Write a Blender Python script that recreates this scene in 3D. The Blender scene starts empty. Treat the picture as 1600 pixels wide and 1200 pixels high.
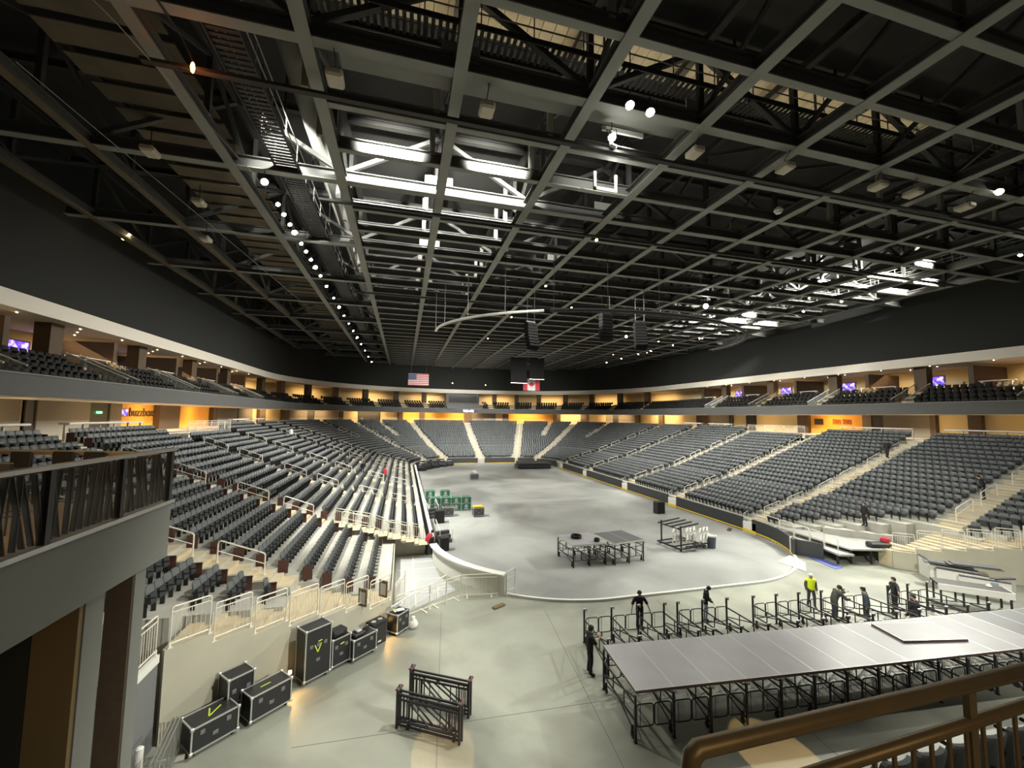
import bpy, math, random
import numpy as np
from mathutils import Vector, Matrix
random.seed(7)
C = bpy.context.scene.collection
PI = math.pi
R_ = math.radians

# ------------------------------------------------------------------ camera
CAM = Vector((-15.26, -19.94, 9.37))
yaw, pitch, roll, FPX = R_(14.78), R_(4.56), R_(0.73), 639.2
fwd = Vector((math.sin(yaw)*math.cos(pitch), math.cos(yaw)*math.cos(pitch), math.sin(pitch)))
rgt0 = Vector((math.cos(yaw), -math.sin(yaw), 0)); up0 = rgt0.cross(fwd)
rgt = rgt0*math.cos(roll)+up0*math.sin(roll); upv = up0*math.cos(roll)-rgt0*math.sin(roll)
cd = bpy.data.cameras.new('camera'); cam = bpy.data.objects.new('camera', cd); C.objects.link(cam)
cd.sensor_width = 36; cd.lens = FPX/1600*36; cd.clip_start = 0.05; cd.clip_end = 400
m = Matrix.Identity(4)
for i in range(3):
    m[i][0] = rgt[i]; m[i][1] = upv[i]; m[i][2] = -fwd[i]; m[i][3] = CAM[i]
cam.matrix_world = m
bpy.context.scene.camera = cam

# ------------------------------------------------------------------ world, exposure, lights
sc = bpy.context.scene
vs = sc.view_settings
vs.view_transform = 'Standard'; vs.look = 'None'; vs.gamma = 1.0; vs.exposure = 0.85; vs.use_curve_mapping = False
wd = bpy.data.worlds.new('world'); sc.world = wd; wd.use_nodes = True
wd.node_tree.nodes['Background'].inputs[0].default_value = (0.9, 0.85, 0.7, 1)
wd.node_tree.nodes['Background'].inputs[1].default_value = 0.03
sc.cycles.use_denoising = True
sc.cycles.max_bounces = 5; sc.cycles.diffuse_bounces = 3; sc.cycles.glossy_bounces = 2
sc.cycles.sample_clamp_indirect = 4.0
sc.cycles.caustics_reflective = False; sc.cycles.caustics_refractive = False

COOL = (1.0, 0.99, 0.88); WARM = (1.0, 0.70, 0.36)
def spot(name, loc, to, power, angle, blend=0.6, col=COOL, size=0.25, parent=None):
    l = bpy.data.lights.new(name, 'SPOT'); l.energy = power; l.spot_size = R_(angle); l.spot_blend = blend
    l.color = col; l.shadow_soft_size = size
    o = bpy.data.objects.new(name, l); C.objects.link(o); o.location = loc
    o.rotation_euler = (Vector(to)-Vector(loc)).to_track_quat('-Z', 'Y').to_euler()
    return o
def area(name, loc, to, power, sx, sy, col=WARM, spread=180, rz=None):
    l = bpy.data.lights.new(name, 'AREA'); l.energy = power; l.shape = 'RECTANGLE'; l.size = sx; l.size_y = sy
    l.color = col; l.spread = R_(spread)
    o = bpy.data.objects.new(name, l); C.objects.link(o); o.location = loc
    o.rotation_euler = (Vector(to)-Vector(loc)).to_track_quat('-Z', 'Y').to_euler()
    if rz is not None: o.rotation_euler = (0, 0, rz)
    return o
def point(name, loc, power, col=WARM, size=0.1):
    l = bpy.data.lights.new(name, 'POINT'); l.energy = power; l.color = col; l.shadow_soft_size = size
    o = bpy.data.objects.new(name, l); C.objects.link(o); o.location = loc
    return o
# catwalk floods, left and right, aimed at the event floor
for y, tx, ty, p, an in [(5, -15, 10, 14000, 50), (9, -6, 1, 4500, 75), (16, -15, 19, 15000, 48), (24, -2, 24, 9000, 70), (33, -15, 34, 10000, 48), (44, -11, 47, 12000, 42), (58, -4, 52, 7000, 75)]:
    spot('catwalk_light', (-22.3, y, 20.8), (tx, ty, 0), p, an, 0.8)
for y, tx, ty, p, an in [(-2, 9.5, -0.3, 19000, 46), (4, 1, -1.0, 16000, 50), (12, 15, 6, 5000, 75), (24, 3, 29, 18000, 44), (38, 0, 36, 5500, 75), (52, 10, 50, 6000, 75), (20, 24, 22, 4500, 80)]:
    spot('catwalk_light', (27.5, y, 20.8), (tx, ty, 0), p, an, 0.8)
spot('rig_flood', (-7.1, -6.6, 21.3), (-17, -3, 1), 6500, 58, 0.9)
spot('rig_flood', (-6.2, -6.6, 21.2), (11, -4, 0), 7500, 62, 0.9)
spot('rig_flood', (14.5, 15, 21.0), (6, 8, 0), 4500, 95, 0.9)
spot('rig_flood', (15.2, 31.8, 21.0), (5, 26, 0), 3000, 95, 0.9)
# floods hidden on the steel that wash the roof frames
for x, y, tx, ty, tz, p in [(-16.3, -2.6, -15.9, 14, 21.0, 14000), (-11.0, -2.6, -11.2, 14, 21.0, 14000), (-21.2, -1.0, -21.2, 20, 21.2, 2500),
                            (24.5, 1.0, 24, 20, 21.0, 24000), (29.5, 3.0, 29, 24, 21.0, 24000), (24.5, 18.0, 24, 40, 21.0, 20000), (29.5, 19.0, 29, 40, 21.0, 20000), (-5.6, -4.2, -5.4, 4, 21.5, 700)]:
    spot('steel_wash', (x, y, 22.6), (tx, ty, tz), p, 80, 0.8, (1, 1, 0.92), 0.15)
# added fill light below the roof steel, with no fixture of its own
area('roof_fill', (0, 24, 20.5), (0, 24, 0), 3600, 40, 60, (1.0, 0.98, 0.88))
# added fill toward the stands, and added unseen spots onto the near corner walls
area('stand_fill', (-2, 30, 19.5), (-34, 30, 2), 3000, 40, 4, (1.0, 0.98, 0.90), 75)
area('stand_fill', (2, 30, 19.5), (34, 30, 2), 3000, 40, 4, (1.0, 0.98, 0.90), 75)
area('stand_fill', (0, 40, 19.0), (0, 84, 1), 3200, 30, 4, (1.0, 0.98, 0.90), 65)
spot('near_fill_spot', (2, -24, 16), (-18.5, -3, 1.5), 12000, 34, 0.8)
spot('near_fill_spot', (-12, -26, 17), (17, -2, 1.5), 15000, 34, 0.8)

# ------------------------------------------------------------------ helpers
def mat(name, col, rough=0.6, metal=0.0, noise=0.0, nscale=3.0, col2=None, emit=None, es=1.0, bump=0.0, spec=0.5, detail=4, alpha=1.0, n2=None):
    mt = bpy.data.materials.new(name); mt.use_nodes = True
    nt = mt.node_tree; b = nt.nodes['Principled BSDF']
    b.inputs['Base Color'].default_value = (*col, 1); b.inputs['Roughness'].default_value = rough
    b.inputs['Metallic'].default_value = metal; b.inputs['Specular IOR Level'].default_value = spec
    if emit:
        b.inputs['Emission Color'].default_value = (*emit, 1); b.inputs['Emission Strength'].default_value = es
    if alpha < 1: b.inputs['Alpha'].default_value = alpha
    if noise > 0 or bump > 0:
        tc = nt.nodes.new('ShaderNodeTexCoord'); n = nt.nodes.new('ShaderNodeTexNoise')
        n.inputs['Scale'].default_value = nscale; n.inputs['Detail'].default_value = detail
        nt.links.new(tc.outputs['Object'], n.inputs['Vector'])
        if noise > 0:
            r = nt.nodes.new('ShaderNodeValToRGB')
            c2 = col2 or tuple(c*(1-noise) for c in col)
            r.color_ramp.elements[0].position = 0.32; r.color_ramp.elements[1].position = 0.68
            r.color_ramp.elements[0].color = (*c2, 1); r.color_ramp.elements[1].color = (*col, 1)
            nt.links.new(n.outputs['Fac'], r.inputs['Fac']); out = r.outputs['Color']
            if n2:
                k = nt.nodes.new('ShaderNodeTexNoise'); k.inputs['Scale'].default_value = n2[0]; k.inputs['Detail'].default_value = 6
                k.inputs['Distortion'].default_value = 1.2
                nt.links.new(tc.outputs['Object'], k.inputs['Vector'])
                r2 = nt.nodes.new('ShaderNodeValToRGB'); r2.color_ramp.elements[0].position = 0.42; r2.color_ramp.elements[1].position = 0.62
                r2.color_ramp.elements[0].color = (1, 1, 1, 1); r2.color_ramp.elements[1].color = (n2[1],)*3+(1,)
                nt.links.new(k.outputs['Fac'], r2.inputs['Fac'])
                mx = nt.nodes.new('ShaderNodeMixRGB'); mx.blend_type = 'MULTIPLY'; mx.inputs['Fac'].default_value = 1
                nt.links.new(out, mx.inputs['Color1']); nt.links.new(r2.outputs['Color'], mx.inputs['Color2']); out = mx.outputs['Color']
            nt.links.new(out, b.inputs['Base Color'])
        if bump > 0:
            bp = nt.nodes.new('ShaderNodeBump'); bp.inputs['Strength'].default_value = bump
            nt.links.new(n.outputs['Fac'], bp.inputs['Height']); nt.links.new(bp.outputs['Normal'], b.inputs['Normal'])
    return mt
M = dict(
 floor=mat('event_floor_concrete', (0.37, 0.38, 0.315), 0.5, noise=0.25, nscale=0.35, n2=(0.16, 0.66)),
 rink=mat('rink_floor_concrete', (0.42, 0.43, 0.415), 0.4, noise=0.28, nscale=0.2, n2=(0.1, 0.6)),
 conc=mat('terrace_concrete', (0.46, 0.45, 0.40), 0.8, noise=0.15, nscale=1.5),
 step=mat('cream_stair_concrete', (0.58, 0.49, 0.33), 0.8, noise=0.12, nscale=2.0),
 wallbeige=mat('beige_wall_concrete', (0.50, 0.475, 0.375), 0.85, noise=0.12, nscale=0.8),
 wallgray=mat('gray_painted_wall', (0.16, 0.165, 0.165), 0.85, noise=0.06, nscale=30),
 fascia=mat('gray_fascia_paint', (0.20, 0.203, 0.185), 0.75, noise=0.05, nscale=20),
 fasciadk=mat('ring_fascia_paint', (0.085, 0.085, 0.082), 0.7),
 black=mat('black_wall_paint', (0.022, 0.023, 0.021), 0.9),
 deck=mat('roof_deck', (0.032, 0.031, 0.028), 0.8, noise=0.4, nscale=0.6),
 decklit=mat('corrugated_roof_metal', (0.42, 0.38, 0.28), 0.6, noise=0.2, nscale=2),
 steel=mat('gray_painted_steel', (0.28, 0.28, 0.25), 0.6, noise=0.12, nscale=0.8),
 steelweb=mat('shaded_web_steel', (0.085, 0.085, 0.078), 0.65, noise=0.12, nscale=0.8),  # beam webs darkened in colour to show their unlit sides
 arrayblk=mat('black_speaker_paint', (0.008, 0.008, 0.008), 0.95, spec=0.1),
 steeldk=mat('dark_painted_steel', (0.04, 0.038, 0.034), 0.7, noise=0.2, nscale=1.0),
 steelbr=mat('brown_primed_steel', (0.16, 0.125, 0.08), 0.75, noise=0.25, nscale=1.0),
 white=mat('white_paint', (0.72, 0.71, 0.66), 0.6),
 soffit=mat('cream_plaster', (0.80, 0.74, 0.64), 0.8),
 cream=mat('cream_wall', (0.72, 0.56, 0.30), 0.8),
 orange=mat('orange_wall', (0.80, 0.42, 0.07), 0.7, noise=0.1, nscale=0.7),
 tan=mat('tan_panel_wall', (0.19, 0.16, 0.12), 0.7, noise=0.12, nscale=6),
 tanlow=mat('pale_dado_wall', (0.27, 0.25, 0.21), 0.7),
 door=mat('dark_door', (0.03, 0.026, 0.022), 0.5),
 brown=mat('brown_partition_panel', (0.105, 0.07, 0.042), 0.7, noise=0.2, nscale=8),
 brownfl=mat('carpet_brown', (0.12, 0.085, 0.045), 0.9),
 seat=mat('gray_seat_plastic', (0.115, 0.125, 0.128), 0.5),
 pan=mat('dark_seat_pan', (0.03, 0.032, 0.034), 0.6),
 endp=mat('red_brown_seat_end', (0.075, 0.03, 0.022), 0.5),
 seatblk=mat('black_lounge_seat', (0.012, 0.012, 0.011), 0.7),
 rail=mat('galvanised_rail', (0.78, 0.74, 0.64), 0.45, 0.1),
 chrome=mat('bright_metal_trim', (0.5, 0.5, 0.49), 0.35, 0.8),
 latchm=mat('dull_latch_metal', (0.2, 0.2, 0.2), 0.45, 0.4),
 alu=mat('aluminium_edge', (0.55, 0.55, 0.53), 0.38, 0.6),
 case=mat('black_case_laminate', (0.018, 0.018, 0.02), 0.45),
 rubber=mat('black_rubber', (0.015, 0.015, 0.015), 0.8),
 blksteel=mat('black_steel_tube', (0.03, 0.027, 0.03), 0.45, 0.3),
 deckt=mat('gray_stage_deck', (0.33, 0.325, 0.335), 0.3, noise=0.1, nscale=1.2),
 deckd=mat('dark_stage_deck', (0.085, 0.085, 0.09), 0.5, noise=0.15, nscale=1.5),
 deckedge=mat('maroon_deck_edge', (0.11, 0.06, 0.065), 0.5),
 boardblk=mat('black_board_panel', (0.035, 0.037, 0.04), 0.5),
 yellow=mat('yellow_kick_strip', (0.75, 0.52, 0.04), 0.5),
 neon=mat('neon_yellow', (0.80, 0.95, 0.03), 0.7, emit=None),
 tape=mat('yellow_green_tape', (0.60, 0.72, 0.08), 0.6),
 green=mat('green_case', (0.03, 0.16, 0.09), 0.5),
 bronze=mat('bronze_painted_rail', (0.16, 0.12, 0.062), 0.42, 0.4, noise=0.15, nscale=6),
 warmlens=mat('warm_lamp_lens', (1, 0.8, 0.5), 0.4, emit=(1.0, 0.62, 0.22), es=14),
 coollens=mat('flood_lamp_lens', (1, 1, 1), 0.3, emit=(1.0, 0.97, 0.86), es=60),
 downlens=mat('downlight_lens', (1, 0.9, 0.7), 0.4, emit=(1.0, 0.78, 0.42), es=8),
 redlens=mat('red_orange_lamp', (1, 0.3, 0.1), 0.4, emit=(1.0, 0.25, 0.06), es=9),
 strip=mat('white_strip_lamp', (1, 1, 1), 0.4, emit=(1.0, 0.98, 0.9), es=5),
 pendant=mat('pale_speaker_grille', (0.62, 0.56, 0.44), 0.7),
 blue=mat('blue_vinyl', (0.10, 0.13, 0.42), 0.6),
 bluebin=mat('blue_gray_plastic', (0.06, 0.075, 0.11), 0.5),
 glass=mat('clear_glass', (0.5, 0.52, 0.5), 0.05, alpha=0.22),
 glassd=mat('smoky_glass', (0.05, 0.045, 0.035), 0.08, alpha=0.25),
 skin=mat('skin', (0.55, 0.35, 0.25), 0.6), hair=mat('dark_hair', (0.02, 0.014, 0.01), 0.8),
 eye=mat('eye_dark', (0.02, 0.02, 0.02), 0.3), lip=mat('lips', (0.35, 0.14, 0.11), 0.5),
 cblack=mat('black_cloth', (0.016, 0.016, 0.018), 0.9), cgray=mat('gray_green_cloth', (0.075, 0.08, 0.065), 0.9),
 cdenim=mat('dark_denim', (0.05, 0.065, 0.085), 0.9), cjean=mat('light_jeans', (0.28, 0.34, 0.42), 0.9),
 cpants=mat('charcoal_trousers', (0.05, 0.05, 0.06), 0.9), cred=mat('red_cloth', (0.42, 0.03, 0.05), 0.9),
 cwhite=mat('white_cloth', (0.7, 0.68, 0.64), 0.9),
 paper=mat('white_paper', (0.7, 0.7, 0.68), 0.8),
 fred=mat('flag_red', (0.36, 0.025, 0.035), 0.8), fwhite=mat('flag_white', (0.48, 0.45, 0.44), 0.8), fblue=mat('flag_blue', (0.04, 0.045, 0.12), 0.8),
 led=mat('white_led_digits', (1, 1, 1), 0.4, emit=(1, 1, 1), es=6),
 matgray=mat('floor_cover_gray', (0.42, 0.43, 0.43), 0.6, noise=0.06, nscale=1),
 wood=mat('brown_wood', (0.17, 0.115, 0.045), 0.6),
 counter=mat('tan_counter_top', (0.42, 0.27, 0.11), 0.4),
 mural=mat('red_brown_mural', (0.42, 0.12, 0.03), 0.8, noise=0.5, nscale=4),
 green_exit=mat('green_exit_lamp', (0, 1, 0.3), 0.4, emit=(0.1, 1.0, 0.25), es=3),
)
def tvmat():
    mt = bpy.data.materials.new('screen_picture'); mt.use_nodes = True; nt = mt.node_tree; b = nt.nodes['Principled BSDF']
    tc = nt.nodes.new('ShaderNodeTexCoord'); n = nt.nodes.new('ShaderNodeTexNoise'); n.inputs['Scale'].default_value = 2.2
    r = nt.nodes.new('ShaderNodeValToRGB'); e = r.color_ramp.elements
    e[0].position = 0.38; e[0].color = (0.03, 0.02, 0.5, 1); e[1].position = 0.66; e[1].color = (0.75, 0.6, 0.9, 1)
    x = e.new(0.52); x.color = (0.16, 0.05, 0.75, 1)
    nt.links.new(tc.outputs['Object'], n.inputs['Vector']); nt.links.new(n.outputs['Fac'], r.inputs['Fac'])
    nt.links.new(r.outputs['Color'], b.inputs['Emission Color']); b.inputs['Emission Strength'].default_value = 1.0
    b.inputs['Base Color'].default_value = (0.01, 0.01, 0.01, 1)
    return mt
M['screen'] = tvmat()

class MB:
    def __init__(s): s.v = []; s.f = []; s.m = []
    def add(s, vs, fs, mi=0):
        b = len(s.v); s.v.extend(tuple(v) for v in vs)
        for f in fs: s.f.append(tuple(b+i for i in f)); s.m.append(mi)
    BF = [(0, 3, 2, 1), (4, 5, 6, 7), (0, 1, 5, 4), (1, 2, 6, 5), (2, 3, 7, 6), (3, 0, 4, 7)]
    def bx(s, x0, x1, y0, y1, z0, z1, mi=0):
        s.add([(x0, y0, z0), (x1, y0, z0), (x1, y1, z0), (x0, y1, z0), (x0, y0, z1), (x1, y0, z1), (x1, y1, z1), (x0, y1, z1)], MB.BF, mi)
    def bxb(s, x0, x1, y0, y1, z0, z1, b=0.02, mi=0):   # box with chamfered edges
        cx, cy, cz = (x0+x1)/2, (y0+y1)/2, (z0+z1)/2; hx, hy, hz = (x1-x0)/2, (y1-y0)/2, (z1-z0)/2
        b = min(b, hx*.49, hy*.49, hz*.49); vs = []; idx = {}
        for sx in (-1, 1):
            for sy in (-1, 1):
                for sz in (-1, 1):
                    for a in range(3):
                        h = [hx-b, hy-b, hz-b]; h[a] += b
                        idx[(sx, sy, sz, a)] = len(vs); vs.append((cx+sx*h[0], cy+sy*h[1], cz+sz*h[2]))
        fs = []
        I = idx
        for sgn in (-1, 1):
            q = [[(sgn, -1, -1, 0), (sgn, 1, -1, 0), (sgn, 1, 1, 0), (sgn, -1, 1, 0)], [(-1, sgn, -1, 1), (1, sgn, -1, 1), (1, sgn, 1, 1), (-1, sgn, 1, 1)], [(-1, -1, sgn, 2), (1, -1, sgn, 2), (1, 1, sgn, 2), (-1, 1, sgn, 2)]]
            for k in q: fs.append(tuple(I[t] for t in k))
        for s1 in (-1, 1):
            for s2 in (-1, 1):
                fs.append((I[(s1, s2, -1, 0)], I[(s1, s2, 1, 0)], I[(s1, s2, 1, 1)], I[(s1, s2, -1, 1)]))
                fs.append((I[(s1, -1, s2, 0)], I[(s1, 1, s2, 0)], I[(s1, 1, s2, 2)], I[(s1, -1, s2, 2)]))
                fs.append((I[(-1, s1, s2, 1)], I[(1, s1, s2, 1)], I[(1, s1, s2, 2)], I[(-1, s1, s2, 2)]))
        for sx in (-1, 1):
            for sy in (-1, 1):
                for sz in (-1, 1): fs.append((I[(sx, sy, sz, 0)], I[(sx, sy, sz, 1)], I[(sx, sy, sz, 2)]))
        c = Vector((cx, cy, cz)); out = []
        for f in fs:
            p = [Vector(vs[i]) for i in f]; n = (p[1]-p[0]).cross(p[2]-p[0]); ctr = sum(p, Vector())/len(p)
            out.append(f if n.dot(ctr-c) >= 0 else f[::-1])
        s.add(vs, out, mi)
    def bar(s, p0, p1, w, h, mi=0, up=(0, 0, 1)):
        a, b = Vector(p0), Vector(p1); d = (b-a).normalized(); u = Vector(up)
        if abs(d.dot(u)) > 0.98: u = Vector((1, 0, 0))
        r = d.cross(u).normalized()*(w/2); u = r.cross(d).normalized()*(h/2)
        vs = [a-r-u, a+r-u, a+r+u, a-r+u, b-r-u, b+r-u, b+r+u, b-r+u]
        s.add(vs, [(0, 1, 2, 3), (7, 6, 5, 4), (0, 4, 5, 1), (1, 5, 6, 2), (2, 6, 7, 3), (3, 7, 4, 0)], mi)
    def tube(s, path, r, n=6, mi=0, closed=False):
        P = [Vector(p) for p in path]; k = len(P); vs = []; prev = None
        for i in range(k):
            if closed: d = (P[(i+1) % k]-P[i-1]).normalized()
            else: d = ((P[min(i+1, k-1)]-P[i]).normalized()+(P[i]-P[max(i-1, 0)]).normalized())
            d = d.normalized() if d.length > 1e-6 else Vector((0, 0, 1))
            if prev is None:
                a = Vector((0, 0, 1)) if abs(d.z) < 0.9 else Vector((1, 0, 0)); u = d.cross(a).normalized()
            else: u = (prev-d*prev.dot(d)).normalized()
            prev = u; w = d.cross(u); rr = r[i] if isinstance(r, (list, tuple)) else r
            for j in range(n):
                t = 2*PI*j/n; vs.append(P[i]+u*(rr*math.cos(t))+w*(rr*math.sin(t)))
        fs = []
        for i in range(k if closed else k-1):
            for j in range(n):
                a, b = i*n+j, i*n+(j+1) % n; c, d2 = ((i+1) % k)*n+(j+1) % n, ((i+1) % k)*n+j
                fs.append((a, b, c, d2))
        if not closed: fs.append(tuple(range(n))[::-1]); fs.append(tuple((k-1)*n+j for j in range(n)))
        s.add(vs, fs, mi)
    def cyl(s, c, r, h, n=12, mi=0, r2=None, axis=2):
        r2 = r if r2 is None else r2; vs = []
        for z, rr in ((0, r), (h, r2)):
            for j in range(n):
                t = 2*PI*j/n; p = [rr*math.cos(t), rr*math.sin(t), z]
                if axis == 0: p = [p[2], p[0], p[1]]
                if axis == 1: p = [p[1], p[2], p[0]]
                vs.append((c[0]+p[0], c[1]+p[1], c[2]+p[2]))
        s.add(vs, [(j, (j+1) % n, n+(j+1) % n, n+j) for j in range(n)]+[tuple(range(n))[::-1], tuple(range(n, 2*n))], mi)
    def lathe(s, prof, c=(0, 0, 0), n=14, mi=0):
        vs = []; k = len(prof)
        for r, z in prof:
            for j in range(n): t = 2*PI*j/n; vs.append((c[0]+r*math.cos(t), c[1]+r*math.sin(t), c[2]+z))
        s.add(vs, [(i*n+j, i*n+(j+1) % n, (i+1)*n+(j+1) % n, (i+1)*n+j) for i in range(k-1) for j in range(n)]+[tuple(range(n))[::-1], tuple((k-1)*n+j for j in range(n))], mi)
    def prism(s, poly, z0, z1, mi=0):
        n = len(poly); A = sum(poly[i][0]*poly[(i+1) % n][1]-poly[(i+1) % n][0]*poly[i][1] for i in range(n))
        if A < 0: poly = poly[::-1]
        zz0 = z0 if hasattr(z0, '__len__') else [z0]*n; zz1 = z1 if hasattr(z1, '__len__') else [z1]*n
        s.add([(p[0], p[1], zz0[i]) for i, p in enumerate(poly)]+[(p[0], p[1], zz1[i]) for i, p in enumerate(poly)],
              [tuple(range(n))[::-1], tuple(range(n, 2*n))]+[(i, (i+1) % n, n+(i+1) % n, n+i) for i in range(n)], mi)
    def ribbon(s, A, B, z0, z1, mi=0):     # solid between two parallel plan paths
        n = len(A)
        vs = [(p[0], p[1], z0) for p in A]+[(p[0], p[1], z0) for p in B]+[(p[0], p[1], z1) for p in A]+[(p[0], p[1], z1) for p in B]
        fs = []
        for i in range(n-1):
            fs += [(2*n+i, 3*n+i, 3*n+i+1, 2*n+i+1), (i, i+1, n+i+1, n+i), (i, 2*n+i, 2*n+i+1, i+1), (n+i, n+i+1, 3*n+i+1, 3*n+i)]
        fs += [(0, n, 3*n, 2*n), (n-1, 3*n-1, 4*n-1, 2*n-1)]
        s.add(vs, fs, mi)
    def mesh(s, name, mats, smooth=False):
        me = bpy.data.meshes.new(name); me.from_pydata(s.v, [], s.f)
        for k in (mats if isinstance(mats, (list, tuple)) else [mats]): me.materials.append(M[k])
        if any(s.m): me.polygons.foreach_set('material_index', s.m)
        if smooth: me.polygons.foreach_set('use_smooth', [True]*len(me.polygons))
        me.update(); return me
    def build(s, name, mats, parent=None, loc=None, rz=0, smooth=False):
        o = bpy.data.objects.new(name, s.mesh(name, mats, smooth)); C.objects.link(o)
        if parent is not None: o.parent = parent
        if loc is not None: o.location = loc
        if rz: o.rotation_euler = (0, 0, rz)
        return o
def tag(o, label, cat, group=None, kind=None):
    o['label'] = label; o['category'] = cat
    if group: o['group'] = group
    if kind: o['kind'] = kind
    return o
def thing(name, label, cat, loc=(0, 0, 0), rz=0, group=None):
    o = bpy.data.objects.new(name, None); C.objects.link(o); o.location = loc; o.rotation_euler = (0, 0, rz)
    o.empty_display_size = 0.1
    return tag(o, label, cat, group)
def struct(o): o['kind'] = 'structure'; return o
def dup(root, loc, rz, label=None, group=None):
    def rec(o, par):
        c = o.copy(); C.objects.link(c)
        if par is not None: c.parent = par
        for k in o.children: rec(k, c)
        return c
    r = rec(root, None); r.location = loc; r.rotation_euler = (0, 0, rz)
    if label: r['label'] = label
    if group: r['group'] = group
    return r
ORD = ['zeroth', 'first', 'second', 'third', 'fourth', 'fifth', 'sixth', 'seventh', 'eighth', 'ninth', 'tenth', 'eleventh', 'twelfth', 'thirteenth', 'fourteenth', 'fifteenth', 'sixteenth', 'seventeenth', 'eighteenth', 'nineteenth', 'twentieth']
def nth(i):
    if i < len(ORD): return ORD[i]
    return '%d%s' % (i, {1: 'st', 2: 'nd', 3: 'rd'}.get(i % 10, 'th'))

def text_mesh(name, body, size, ext, off, m, center=True):
    cu = bpy.data.curves.new(name, 'FONT'); cu.body = body; cu.size = size; cu.extrude = ext; cu.offset = off
    if center: cu.align_x = 'CENTER'; cu.align_y = 'CENTER'
    o = bpy.data.objects.new(name, cu); C.objects.link(o); dg = bpy.context.evaluated_depsgraph_get()
    me = bpy.data.meshes.new_from_object(o.evaluated_get(dg)); bpy.data.objects.remove(o); me.materials.clear(); me.materials.append(M[m])
    o = bpy.data.objects.new(name, me); C.objects.link(o); return o
# ------------------------------------------------------------------ plan of the bowl
W, RC, YL, YC, XC = 12.95, 8.53, 60.96, 52.43, 4.42
def diag(x): return 0.1-0.9*(abs(x)-15.6)
def pt(seg, v, d):          # point, inward direction angle
    if seg == 'L': return (-W-d, v), 0.0
    if seg == 'R': return (W+d, v), PI
    if seg == 'F': return (v, YL+d), -PI/2
    if seg == 'AL': a = PI-R_(v); return (-XC+(RC+d)*math.cos(a), YC+(RC+d)*math.sin(a)), a-PI
    a = R_(v); return (XC+(RC+d)*math.cos(a), YC+(RC+d)*math.sin(a)), a-PI
def path(d, yl=None, yr=None, n=18):
    p = []
    if yl is not None: p.append((-W-d, yl))
    p += [pt('AL', 90*i/n, d)[0] for i in range(n+1)]
    p += [pt('AR', 90-90*i/n, d)[0] for i in range(n+1)]
    if yr is not None: p.append((W+d, yr))
    return p
LOW = [(0.5+0.85*k, 0.5+0.85*(k+1), 0.9+0.235*k) for k in range(7)]
UP = [(6.45+0.86*k, 6.45+0.86*(k+1), 2.45+0.315*k) for k in range(17)]
NEAR = [(2.6, 3.85, 1.1), (3.85, 4.75, 1.42), (4.75, 5.65, 1.76), (5.65, 6.45, 2.1)]
WEDGE = [(a, c, z-0.3) for a, c, z in UP]
DTOP = 6.45+0.86*17; ZC = 7.6

# ------------------------------------------------------------------ floor, terraces, walls
b = MB(); b.prism([(-40, -40), (60, -40), (60, 100), (-40, 100)], -0.3, 0.0)
struct(b.build('floor', 'floor'))
def rinkpoly(d, n=12):
    p = []
    for cx, cy, a0 in ((XC, YC, 0), (-XC, YC, 90), (-XC, RC, 180), (XC, RC, 270)):
        p += [(cx+(RC+d)*math.cos(R_(a0+90*i/n)), cy+(RC+d)*math.sin(R_(a0+90*i/n))) for i in range(n+1)]
    return p
b = MB(); b.prism(rinkpoly(-0.12), -0.02, 0.012); struct(b.build('floor_rink', 'rink'))
# floor seams
b = MB()
for x0, y0, x1, y1 in [(-14.5, -12, -13.2, 0.6), (-9.5, -12, -8.3, -0.4), (-18, -6.5, 12, -7.6), (-3.2, -11, -2.3, -0.6)]:
    b.bar((x0, y0, 0.001), (x1, y1, 0.001), 0.014, 0.004)
struct(b.build('trim_floor_joints', 'fasciadk'))
# curb round the open end of the rink
b = MB(); A = []; B = []
for i in range(61):
    t = 180+14+(152)*i/60
    def cp(r):
        a = R_(t)
        if t <= 270: return (-XC*(1 if t < 270 else 0)+r*math.cos(a), RC+r*math.sin(a))
        return (XC+r*math.cos(a), RC+r*math.sin(a))
    A.append(cp(RC)); B.append(cp(RC+0.16))
b.ribbon(A, B, 0, 0.11); struct(b.build('trim_rink_curb', 'white'))

b = MB()
def dn(d): return max(-1.3, diag(W+d)+1.0)
for (d0, d1, z), (_, _, zw) in zip(UP, WEDGE):
    b.ribbon(path(d0, -1.3, -1.3), path(d1, -1.3, -1.3), 0, z)
    for s in (-1, 1):
        y0 = max(diag(W+d0)+1.0, -9)
        if y0 < -1.5: b.bx(min(s*(W+d0), s*(W+d1)), max(s*(W+d0), s*(W+d1)), y0, -1.3, 0, zw)
for d0, d1, z in LOW:
    yr = max(1.2+(18.4-W-d0)*1.1, 0.2)
    b.ribbon(path(d0, 9.3, yr), path(d1, 9.3, yr), 0, z)
for d0, d1, z in NEAR:
    b.bx(-W-d1, -W-d0, 0.9 if d0 < 3 else 0.05, 9.3, 0, z)
struct(b.build('floor_seating_terraces', 'conc'))
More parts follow.
